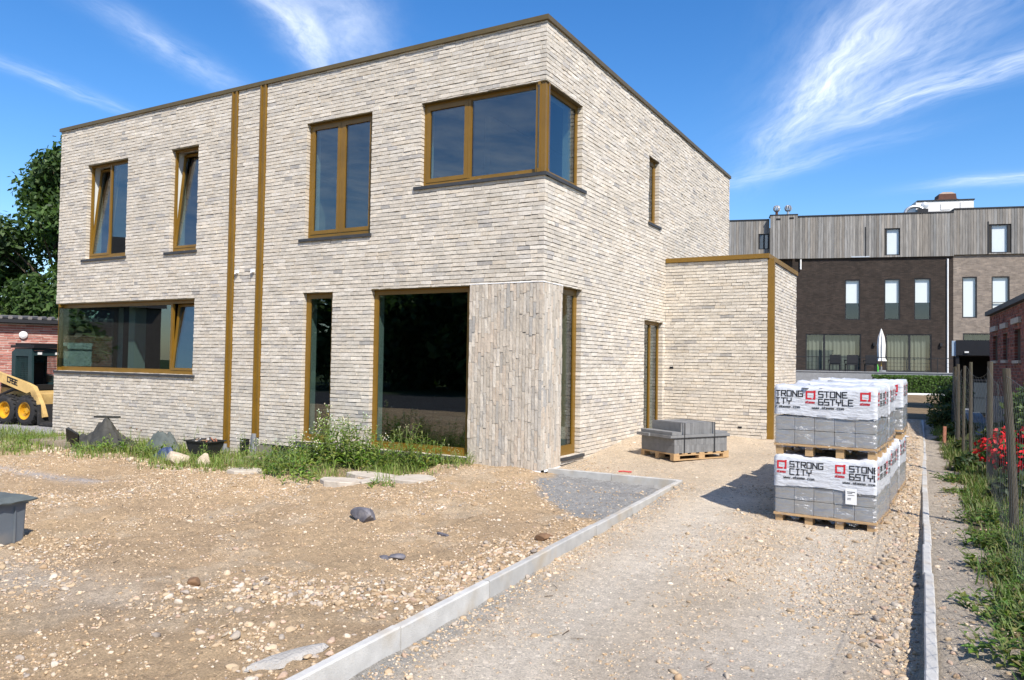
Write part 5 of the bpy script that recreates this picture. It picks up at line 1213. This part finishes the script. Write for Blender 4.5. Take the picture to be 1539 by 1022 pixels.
# ------------------------------------------------------------------ row of houses at the back
RB = math.atan2(.259, .966); OB = Vector((.6, 40.11, 0))
def brickmat(name, c1, c2, mort, sc=1.0):
    m = bpy.data.materials.new(name); m.use_nodes = True; t = m.node_tree; nn = t.nodes; b = nn['Principled BSDF']; b.inputs['Roughness'].default_value = .9; b.inputs['Specular IOR Level'].default_value = .2
    tcn = nn.new('ShaderNodeTexCoord'); sp_ = nn.new('ShaderNodeSeparateXYZ'); cb = nn.new('ShaderNodeCombineXYZ'); t.links.new(tcn.outputs['Object'], sp_.inputs[0])
    ad = nn.new('ShaderNodeMath'); t.links.new(sp_.outputs[0], ad.inputs[0]); t.links.new(sp_.outputs[1], ad.inputs[1])
    t.links.new(ad.outputs[0], cb.inputs[0]); t.links.new(sp_.outputs[2], cb.inputs[1])
    br = nn.new('ShaderNodeTexBrick'); br.inputs['Color1'].default_value = (*c1, 1); br.inputs['Color2'].default_value = (*c2, 1); br.inputs['Mortar'].default_value = (*mort, 1)
    br.inputs['Scale'].default_value = 1; br.inputs['Brick Width'].default_value = .22 * sc; br.inputs['Row Height'].default_value = .068 * sc; br.inputs['Mortar Size'].default_value = .007; br.inputs['Bias'].default_value = -.1
    t.links.new(cb.outputs[0], br.inputs['Vector'])
    nz = nn.new('ShaderNodeTexNoise'); nz.inputs['Scale'].default_value = 1.7; nz.inputs['Detail'].default_value = 8; nz.inputs['Roughness'].default_value = .7; t.links.new(tcn.outputs['Object'], nz.inputs['Vector'])
    mr = nn.new('ShaderNodeMapRange'); mr.inputs[1].default_value = .3; mr.inputs[2].default_value = .7; mr.inputs[3].default_value = .72; mr.inputs[4].default_value = 1.3; t.links.new(nz.outputs['Fac'], mr.inputs[0])
    mu = nn.new('ShaderNodeMix'); mu.data_type = 'RGBA'; mu.blend_type = 'MULTIPLY'; mu.inputs[0].default_value = 1; t.links.new(br.outputs[0], mu.inputs[6]); t.links.new(mr.outputs[0], mu.inputs[7]); t.links.new(mu.outputs[2], b.inputs['Base Color'])
    bp = nn.new('ShaderNodeBump'); bp.inputs['Strength'].default_value = .5; bp.inputs['Distance'].default_value = .01; t.links.new(br.outputs['Fac'], bp.inputs['Height']); bp.invert = True; t.links.new(bp.outputs[0], b.inputs['Normal'])
    return m
M['brown_brick'] = brickmat('brown_brick', (.052, .039, .032), (.031, .025, .021), (.030, .026, .023))
M['tan_brick'] = brickmat('tan_brick', (.27, .22, .175), (.17, .14, .115), (.22, .20, .18))
row = thing('terraced_house', 'dark brown brick terraced house with silvered timber top floor behind the pallets', 'house', (OB.x, OB.y, 0), RB)
row2 = thing('terraced_house', 'light tan brick terraced house with timber top floor at the right, beyond the white drainpipe', 'house', (OB.x, OB.y, 0), RB)
WB = [(-1.11, -.28, 4.28, 6.66), (1.03, 1.88, 4.28, 6.68), (2.62, 3.5, 4.28, 6.70)]
DB = [(-3.28, -.22, 1.25, 3.44), (1.11, 3.54, 1.25, 3.45)]
WT = [(5.12, 5.88, 4.40, 6.76), (6.62, 7.52, 4.10, 6.76), (8.6, 9.4, 4.10, 6.76)]
DT = [(5.15, 8.2, 1.25, 3.52)]
def wallbox(parent, mat, x0, x1, z0, z1, holes, name='wall', th=.3, y=0.0):
    mb = MB(); F = Frame((0, y, 0), (1, 0, 0), (0, -1, 0)); wall_body(mb, F, x0, x1, z0, z1, holes, d0=0, d1=-th, grow=0)
    for i, m_ in enumerate(mb.mi): mb.mi[i] = 0 if m_ != 1 else 1
    return mb.build(name, [mat, M['room']], parent)
wallbox(row, M['brown_brick'], -13, 4.66, .2, 7.945, WB + DB); wallbox(row2, M['tan_brick'], 4.662, 22, .2, 8.015, WT + DT)
mb = MB(); mb.box(-13, 4.66, 5.0, 5.2, .2, 7.9); mb.box(-13, 4.66, .31, 4.99, 3.75, 4.0); mb.box(-13, 4.66, .31, 4.99, .9, 1.2); mb.box(-13, 4.66, 2.5, 2.7, 7.95, 10.3); mb.box(-13, 4.66, .31, 2.49, 7.7, 7.94); mb.build('interior', M['room'], row)
mb = MB(); mb.box(4.67, 22, 5.0, 5.2, .2, 7.9); mb.box(4.67, 22, .31, 4.99, 3.75, 4.0); mb.box(4.67, 22, 2.5, 2.7, 8.02, 10.5); mb.build('interior', M['room'], row2)
def larch(parent, x0, x1, z0, z1, holes, y, name='timber_cladding', step=.145):
    mb = MB(); x = x0
    while x < x1 - .01:
        e = min(x + step * U(.9, 1.1), x1); k = U(.72, 1.25); w = U(-.02, .02); w *= .5; mb.cur = ((.225 + w) * k, .212 * k, (.193 - w) * k)
        segs = [(z0, z1)]
        for (a, b, c, d) in holes:
            if e > a + .01 and x < b - .01:
                new = []
                for s in segs:
                    if s[0] < c: new.append((s[0], min(c, s[1])))
                    if s[1] > d: new.append((max(d, s[0]), s[1]))
                segs = new
        for s in segs: mb.box(x, e - .012, y - .03 + U(-.004, .004), y + .02, s[0], s[1])
        x = e
    mb.box(x0 + .01, x1 - .01, y + .021, y + .25, z0 + .01, z1 - .01, mat=0) if not holes else None
    if holes:
        mb.cur = (.03, .028, .025)
        F = Frame((0, y + .022, 0), (1, 0, 0), (0, -1, 0)); wall_body(mb, F, x0 + .01, x1 - .01, z0 + .01, z1 - .01, holes, d0=0, d1=-.25, grow=.0)
        mb.mi = [0] * len(mb.mi)
    return mb.build(name, M['grey_clad'], parent)
H1 = [(1.09, 1.86, 8.05, 9.64), (-6.0, -5.43, 8.55, 9.5)]; H2 = [(6.55, 7.45, 8.08, 9.72)]
larch(row, -13, -5.385, 7.95, 10.32, [H1[1]], -.10); larch(row, -3.82, 4.66, 7.95, 10.46, [H1[0]], -.10); larch(row, -5.38, -3.82, 7.9, 10.50, [], -.55, 'timber_chimney_breast'); larch(row2, 4.665, 22, 8.02, 10.62, H2, -.10)
for parent, x0, x1, z in ((row, -13, -5.4, 10.325), (row, -3.82, 4.66, 10.465), (row2, 4.665, 22, 10.625)):
    mb = MB(); mb.box(x0, x1, -.17, 6, z, z + .07); mb.build('roof', M['black'], parent)
mb = MB(); mb.box(-5.41, -3.81, -.60, .3, 10.505, 10.57); mb.build('chimney_cap', M['black'], row)
mb = MB(); mb.box(-5.05, -4.8, -.60, -.56, 10.24, 10.33); mb.box(-4.3, -4.05, -.60, -.56, 10.28, 10.37); mb.build('vent_slot', M['dark_in'], row)
mb = MB(); mb.box(-.05, .0, -.16, -.131, 8.0, 9.75); mb.build('dark_post', M['black'], row)
mb = MB(); mb.box(6.38, 6.44, -.16, -.131, 8.05, 9.88); mb.build('dark_post', M['black'], row2)
def farwin(parent, a, b, c, d, y, kind, split=None, label=None):
    mb = MB(); f = .06
    for q in ((a, a + f, c, d), (b - f, b, c, d), (a + f, b - f, c, c + f), (a + f, b - f, d - f, d)): mb.box(q[0], q[1], y + .02, y + .12, q[2] - 0, q[3])
    if split: mb.box(split - .05, split + .05, y + .03, y + .11, c + f, d - f)
    if kind == 'sky_sheet': mb.box(a + f, b - f, y + .035, y + .1, c + (d - c) * .44, c + (d - c) * .44 + .03)
    w = mb.build('window', M['black'], parent)
    g = MB(); g.poly([(a + f, y + .07, c + f), (b - f, y + .07, c + f), (b - f, y + .07, d - f), (a + f, y + .07, d - f)]); g.build('pane', M['glass_far'], w)
    if kind in ('sky_sheet', 'half', 'white'):
        z0 = {'sky_sheet': c + .06, 'half': c + (d - c) * .42, 'white': c + .06}[kind]
        mb = MB(); mb.box(a + .02, b - .02, y + .16, y + .18, z0, d - .03); mb.build('sky_sheet', M['white_sky_sheet'], w)  # white sheet behind the glass imitates pale sky reflected in the pane
    if kind == 'curtain':
        mb = MB(); n = 60; V0 = []
        for k in range(n + 1):
            x = a + .06 + (b - a - .12) * k / n; yy = y + .30 + .035 * math.sin(k * 1.35) + .02 * math.sin(k * .7); V0.append((mb.vert((x, yy, c + .05)), mb.vert((x, yy, d - .08))))
        for k in range(n): mb.face((V0[k][0], V0[k + 1][0], V0[k + 1][1], V0[k][1]))
        mb.build('curtain', M['curtain'], w, smooth=True)
    return w
for i, h in enumerate(WB): farwin(row, *h, 0, 'half')
farwin(row, *DB[0], 0, 'curtain', -2.25); farwin(row, *DB[1], 0, 'curtain', 2.38)
farwin(row, *H1[0], -.1, 'white'); farwin(row, *H1[1], -.1, 'none', -5.7)
farwin(row2, *WT[0], 0, 'white'); farwin(row2, *WT[1], 0, 'sky_sheet'); farwin(row2, *WT[2], 0, 'sky_sheet'); farwin(row2, *DT[0], 0, 'curtain', 6.7); farwin(row2, *H2[0], -.1, 'white')
mb = MB(); mb.tube([(4.36, -.06, .6), (4.36, -.06, 7.8)], .045, 8); mb.build('drainpipe', M['white'], row)
mb = MB(); mb.tube([(-3.6, -.10, 7.3), (-3.6, -.10, 7.9)], .045, 8); mb.build('drainpipe', M['white'], row)
mb = MB(); mb.box(3.95, 4.07, -.14, 0, 2.75, 2.95); mb.build('wall_lamp', M['black'], row); mb = MB(); mb.box(.42, .54, -.14, 0, 2.75, 2.95); mb.build('wall_lamp', M['black'], row)
mb = MB(); mb.box(-.8, .2, -.16, -.02, 7.96, 8.03); mb.build('ledge', M['alu'], row)
for k, x in enumerate((-5.0, -4.35)):
    cw = thing('roof_cowl', ['spherical metal chimney cowl, the left of the pair on the timber chimney breast', 'spherical metal chimney cowl, the right of the pair on the timber chimney breast'][k], 'chimney cowl', OB + Vector((.966 * x + .259 * .3, .259 * x - .966 * .3, 10.57)), RB + k, 'pair of chimney cowls')
    mb = MB(); mb.tube([(0, 0, 0), (0, 0, .22)], .08, 10); mb.build('pipe', M['rust'] if k == 0 else M['alu'], cw)
    mb = MB()
    for j in range(10):
        a = 2 * math.pi * j / 10; pts = [(.19 * math.cos(a + t_ * .5) * math.sin(math.pi * (t_ * .8 + .1)), .19 * math.sin(a + t_ * .5) * math.sin(math.pi * (t_ * .8 + .1)), .40 - .17 * math.cos(math.pi * t_)) for t_ in [q / 6 for q in range(7)]]
        mb.tube(pts, .035, 4)
    mb.build('cowl_vanes', M['alu'], cw)
ph = thing('roof_plant_room', 'white plant room with a dark brown chimney on the flat roof', 'roof structure', OB + Vector((.966 * 5.6 - .259 * 4, .259 * 5.6 + .966 * 4, 10.85)), RB)
mb = MB(); mb.box(-1.95, 1.3, 0, 3, -.3, 1.12); mb.box(-.55, -.02, -.03, 0, .55, .92); mb.box(.55, 1.2, -.03, 0, .62, 1.0); mb.build('wall', M['canvas'], ph)
mb = MB(); mb.box(-1.9, 1.35, -.05, 3.05, 1.121, 1.19); mb.build('roof', M['black'], ph)
mb = MB(); prism(mb, [(-.75, 1.19), (.75, 1.19), (.72, 1.30), (.52, 1.36), (.48, 1.68), (-.48, 1.68), (-.52, 1.36), (-.72, 1.30)], .6, 1.6); mb.build('chimney', M['rust'], ph)
mb = MB(); prism(mb, [(-.48, 1.681), (.48, 1.681), (.25, 1.80), (-.25, 1.80)], .65, 1.55); mb.build('chimney_cap', pmat('terracotta', (.5, .38, .30), .8, .1, 4, .1, 30), ph)
mb = MB(); prism(mb, [(1.31, 0), (2.3, 0), (2.0, .62), (1.31, .75)], .4, 2.4); mb.build('roof_dome', pmat('grey_dome', (.42, .42, .41), .7, .1, 4, .05, 30), ph)
ac = thing('roof_duct', 'curved silver ventilation duct with a fan beside the white plant room', 'duct', OB + Vector((.966 * 3.55 - .259 * 3, .259 * 3.55 + .966 * 3, 11.0)), RB)
mb = MB(); mb.tube([(-.75 + .55 * (1 - math.cos(t_)), 0, .05 + .42 * math.sin(t_)) for t_ in [q * math.pi / 14 for q in range(12)]], .10, 10); mb.build('duct', M['alu'], ac)
mb = MB(); mb.box(-.1, .5, -.2, .3, .0, .28); mb.build('housing', M['black'], ac); mb = MB(); mb.lathe([(.02, -.1), (.2, -.08), (.2, .08), (.02, .1)], (.35, 0, .52), 'y', 14); mb.build('fan', M['alu'], ac)

# terrace with railing, furniture and hedge
LB_ = lambda u, d, z: (OB.x + .966 * u + .259 * d, OB.y + .259 * u - .966 * d, z)
mb = MB()
mb.box(-13, 5.0, -3.4, -.005, .0, 1.2); mb.box(-13.02, 5.02, -3.44, -.006, 1.2005, 1.25); o = mb.build('terrace', M['paver'], loc=(OB.x, OB.y, 0)); o.rotation_euler = (0, 0, RB); tag(o, 'raised grey paved terrace behind the brown brick house', 'terrace')
rl = thing('terrace_railing', 'thin black metal railing along the raised terrace', 'railing', LB_(0, 3.3, 1.25), RB)
mb = MB()
for k in range(12): mb.box(-12 + k * 1.5 - .02, -12 + k * 1.5 + .02, -.02, .02, 0, .76)
mb.build('baluster', M['black'], rl); mb = MB(); mb.box(-12.2, 4.9, -.025, .025, .7605, .80); mb.build('handrail', M['black'], rl); mb = MB()
for z in (.10, .30, .50): mb.box(-12.2, 4.9, .021, .029, z, z + .012)
mb.build('rail_wire', M['black'], rl)
def chair(label, u, d, rz):
    t = thing('garden_chair', label, 'garden chair', LB_(u, d, 1.25), RB + R(rz), 'black garden chairs on the terrace')
    for (a, b, c, d_, e, f, nme) in ((-.28, .28, -.28, .28, .36, .44, 'seat'), (-.29, .29, .24, .31, .4405, .92, 'backrest')): mb = MB(); mb.box(a, b, c, d_, e, f, jit=.006); mb.build(nme, M['black'], t)
    for s_ in (-1, 1):
        mb = MB(); mb.box(min(s_ * .33, s_ * .285), max(s_ * .33, s_ * .285), -.28, .3, .58, .64); mb.box(min(s_ * .32, s_ * .29), max(s_ * .32, s_ * .29), -.27, -.22, .445, .579); mb.build('armrest', M['black'], t)
        for y in (-.25, .22): mb = MB(); mb.box(s_ * .26 - .025, s_ * .26 + .025, y - .025, y + .025, 0, .359); mb.build('leg', M['black'], t)
chair('leftmost of the three black garden chairs on the terrace', -1.95, 2.0, 175); chair('middle one of the three black garden chairs', -1.08, 2.0, 184); chair('rightmost black garden chair, next to the closed parasol', -.12, 2.2, 178)
pa = thing('parasol', 'closed white parasol on a wooden pole on the terrace', 'parasol', LB_(.50, 1.9, 1.25), RB)
mb = MB(); mb.tube([(0, 0, 0), (0, 0, 2.3)], .028, 8); mb.build('pole', M['yellow_wood'], pa)
mb = MB(); n = 16; prof = [(.24, .60), (.20, .70), (.16, .78), (.175, 1.1), (.185, 1.5), (.14, 1.95), (.06, 2.28), (.012, 2.42)]; rings = []
for r_, z in prof: rings.append([mb.vert((r_ * (1 + .22 * (-1) ** j * (1 if r_ > .1 else .3)) * math.cos(2 * math.pi * j / n), r_ * (1 + .22 * (-1) ** j * (1 if r_ > .1 else .3)) * math.sin(2 * math.pi * j / n), z)) for j in range(n)])
for a, b in zip(rings[:-1], rings[1:]):
    for j in range(n): mb.face((a[j], a[(j + 1) % n], b[(j + 1) % n], b[j]))
mb.face(rings[-1]); mb.build('canopy', M['canvas'], pa); mb = MB(); mb.lathe([(.25, 0), (.25, .08), (.05, .10), (.05, .3)], (0, 0, 0), 'z', 16); mb.build('base', M['paver'], pa)
mb = MB(); mb.lathe([(.06, 0), (.065, .02), (.065, .28), (.03, .36), (.03, .42), (.0, .42)], (0, 0, 0), 'z', 12); o = mb.build('bottle', M['green_bottle'], loc=LB_(.23, 2.3, 1.25)); tag(o, 'green plastic bottle standing between the chairs and the parasol', 'bottle')
hg = thing('hedge', 'clipped green hedge in front of the raised terrace', 'hedge', LB_(3.0, 4.3, .1), RB)
g = np.random.default_rng(77); n = 9000; f_ = g.integers(0, 3, n); p = g.random((n, 3)) * np.array([5.4, .8, .95]) + np.array([-3.4, -.4, 0]); p[f_ == 0, 1] = -.4 + g.normal(size=(f_ == 0).sum()) * .03; p[f_ == 1, 2] = .95 + g.normal(size=(f_ == 1).sum()) * .025
nr = g.normal(size=(n, 3)); nr /= np.linalg.norm(nr, axis=1)[:, None]; t_ = np.cross(nr, g.normal(size=(n, 3))); t_ /= np.linalg.norm(t_, axis=1)[:, None]; b_ = np.cross(nr, t_); s_ = .045 * (.6 + .8 * g.random((n, 1)))
v = np.stack([p - t_ * s_, p - b_ * s_ * .5, p + t_ * s_, p + b_ * s_ * .5], 1).reshape(-1, 3); npmesh('foliage', v, np.arange(n * 4).reshape(-1, 4), np.repeat(np.array([(.06, .12, .02), (.08, .15, .025), (.10, .18, .03)])[g.integers(0, 3, n)], 4, 0), M['leaf'], hg)
mb = MB(); mb.box(-3.35, 1.95, -.33, .33, .02, .88); mb.build('hedge_core', pmat('twigs', (.03, .045, .015), .9, .3, 8, .5, 20), hg)
mb = MB(); mb.box(-6, 3, -.06, .06, -.2, .06); o = mb.build('edging', M['concrete'], loc=LB_(2.0, 5.0, .12)); o.rotation_euler = (0, 0, RB); tag(o, 'thin concrete edging strip at the foot of the hedge', 'edging')

# ------------------------------------------------------------------ loose stones
def ico(sub):
    import bmesh
    b = bmesh.new(); bmesh.ops.create_icosphere(b, subdivisions=sub, radius=1); v = np.array([x.co[:] for x in b.verts]); f = np.array([[q.index for q in x.verts] for x in b.faces]); b.free(); return v, f
I1, I2 = ico(1), ico(2)
SCOL = np.array([(.50, .375, .24), (.53, .41, .28), (.55, .45, .33), (.44, .325, .205), (.45, .38, .30), (.38, .265, .16), (.50, .36, .26), (.34, .285, .23), (.60, .51, .40), (.47, .35, .22)])
def stones(name, x, y, r, seed, big=False, sink=.42, flat=(.45, .85), cols=SCOL):
    g = np.random.default_rng(seed); V, F_ = I2 if big else I1; n = len(x); nv = len(V)
    sc = r[:, None] * np.stack([.8 + .7 * g.random(n), .65 + .45 * g.random(n), flat[0] + (flat[1] - flat[0]) * g.random(n)], 1)
    # facets: random per-vertex jitter, smooth lumps
    jit = 1 + g.normal(size=(n, nv, 1)) * (.13 if not big else .075)
    VV = V[None] * jit
    for q in range(4 if not big else 7):
        nn_ = g.normal(size=(n, 1, 3)); nn_ /= np.linalg.norm(nn_, axis=2, keepdims=True); k_ = (VV * nn_).sum(2, keepdims=True) - g.uniform(.45, .85, (n, 1, 1)); VV = VV - nn_ * np.maximum(k_, 0) * .95
    P = VV * sc[:, None, :]
    a = g.uniform(0, 6.28, n); ta = g.normal(size=n) * .35; ca, sa, ct, st = np.cos(a), np.sin(a), np.cos(ta), np.sin(ta)
    X, Y, Z = P[..., 0], P[..., 1], P[..., 2]; Y, Z = Y * ct[:, None] - Z * st[:, None], Y * st[:, None] + Z * ct[:, None]; X, Y = X * ca[:, None] - Y * sa[:, None], X * sa[:, None] + Y * ca[:, None]
    z = ground_z(x, y) + sc[:, 2] * (1 - 2 * sink) 
    P = np.stack([X + x[:, None], Y + y[:, None], Z + z[:, None]], -1).reshape(-1, 3)
    F = (F_[None] + (np.arange(n) * nv)[:, None, None]).reshape(-1, 3)
    c = cols[g.integers(0, len(cols), n)] * (.78 + .36 * g.random((n, 1))); c = np.repeat(np.clip(c, 0, .75), nv, 0)
    return tag(npmesh(name, P, F, c, M['stone'], smooth=False), kind='stuff')
def scatter(n, x0, x1, y0, y1, dens, seed):
    g = np.random.default_rng(seed); xs, ys = [], []
    got = 0
    while got < n:
        x = g.uniform(x0, x1, n * 2); y = g.uniform(y0, y1, n * 2); k = dens(x, y) > g.random(n * 2); xs.append(x[k]); ys.append(y[k]); got += k.sum()
    return np.concatenate(xs)[:n], np.concatenate(ys)[:n]
def yd(x, y):      # yard: patchy
    d = np.clip(.28 + fbm(x, y, .9, 81) * 2.6 + fbm(x, y, 3.2, 83) * 2.0, .05, 1) * np.clip((KL(y) - .02 - x) * 30, 0, 1) * np.clip((-.12 - y) * 10, 0, 1)
    tri = np.clip((x - .1) * 6, 0, 1) * np.clip((y + .45 + 1.15 * x) * 5, 0, 1)
    return d * (1 - .93 * tri) * np.clip(1.25 - np.hypot(x - 1, y + 5) / 13, .12, 1)
def dd_(x, y):     # driveway: sparse on the wheel tracks, thick along the kerbs
    e = np.exp(-((KR(y) - x) / .22) ** 2) + .8 * np.exp(-((x - KL(y) - .06) / .22) ** 2) * (y < .2) + np.clip(fbm(x, y, .8, 85) * 2 + .05, 0, .5) + .25 * np.exp(-((x - 3.25 + .03 * y) / .25) ** 2) + .35 * np.exp(-((x - KR(y) + .55) / .3) ** 2) * (y > -4)
    return np.clip(e, .04, 1) * np.clip((KR(y) - .02 - x) * 30, 0, 1) * ((x > KL(y) + .07) | (y > .3)) * ((x > .05) | (y < .2)) * ((y < 5.1) | (x > 2.05))
g = np.random.default_rng(3)
CLOD = np.array([(.545, .39, .235), (.48, .34, .20), (.60, .46, .31), (.43, .31, .19), (.62, .50, .36)])
x, y = scatter(34000, -10.5, 2.2, -7.6, -.12, lambda a, b: np.clip(yd(a, b) + .15, 0, 1) * (yd(a, b) > .0005), 90); stones('gravel', x, y, .005 + .012 * g.random(len(x)) ** 2.5, 11, cols=CLOD)
x, y = scatter(24000, -10.5, 2.2, -7.6, -.12, yd, 91); stones('gravel', x, y, .005 + .008 * g.random(len(x)) ** 2.2, 1)
x, y = scatter(3000, -8, 2.2, -7.4, -.2, lambda a, b: yd(a, b) ** 1.6, 92); stones('gravel', x, y, .011 + .017 * g.random(len(x)) ** 2.6, 2, True)
# heaps of coarser rubble in the foreground
x, y = scatter(1100, -2.5, 2.2, -7.3, -3.5, lambda a, b: yd(a, b) * (np.exp(-((KL(b) - a - .25) / .3) ** 2) + .8 * np.exp(-((b + 5.75 - .28 * (a - .6)) / .26) ** 2)), 93); stones('gravel', x, y, .014 + .018 * g.random(len(x)) ** 2.2, 4, True)
x, y = scatter(30000, -.2, 4.7, -7.6, 12.8, dd_, 94); stones('gravel', x, y, .0045 + .008 * g.random(len(x)) ** 2.4, 5)
x, y = scatter(14000, -.2, 4.7, -7.6, 8, lambda a, b: np.clip(dd_(a, b) + .1, 0, 1) * (dd_(a, b) > .001), 98); stones('gravel', x, y, .004 + .008 * g.random(len(x)) ** 2.4, 12, cols=CLOD * 1.12)
x, y = scatter(1500, .1, 4.7, -7.0, 8, lambda a, b: dd_(a, b) ** 1.7, 95); stones('gravel', x, y, .011 + .018 * g.random(len(x)) ** 2.6, 6, True)
x, y = scatter(650, 3.6, 4.7, -7, 5, lambda a, b: np.exp(-((KR(b) - a - .12) / .16) ** 2) * (a < KR(b) - .03) + .12 * (a < KR(b) - .03), 99); stones('gravel', x, y, .014 + .020 * g.random(len(x)) ** 2, 13, True, cols=SCOL * .88)
x, y = scatter(2600, 4.68, 6.2, -6.5, 10, lambda a, b: np.clip(fbm(a, b, 1.5, 87) * 3 + .35, .05, 1) * ((a > KR(b) + .08)), 96); stones('gravel', x, y, .006 + .016 * g.random(len(x)) ** 2.2, 7, True, cols=SCOL * .85)
x, y = scatter(700, -11.5, -3.4, -2.0, -.9, lambda a, b: np.exp(-((b + 1.55) / .3) ** 2) * np.clip(fbm(a, b, 1.5, 89) * 3 + .5, 0, 1), 97); stones('gravel', x, y, .015 + .03 * g.random(len(x)) ** 2, 8, True)
# twigs and dark chips lying about
mb = MB()
for k in range(170):
    x = U(-6, 4.4); y = U(-7, 0)
    if abs(x - float(KL(y))) < .12: continue
    L = U(.012, .045); a = U(0, 3.14); z = gz(x, y) + .006; mb.cur = rng.choice([(.10, .075, .05), (.16, .12, .08), (.3, .24, .16)]); mb.tube([(x - L * math.cos(a), y - L * math.sin(a), z), (x, y, z + U(.001, .006)), (x + L * math.cos(a), y + L * math.sin(a), z + U(0, .01))], U(.0015, .004), 4)
tag(mb.build('debris', M['stone']), kind='stuff')
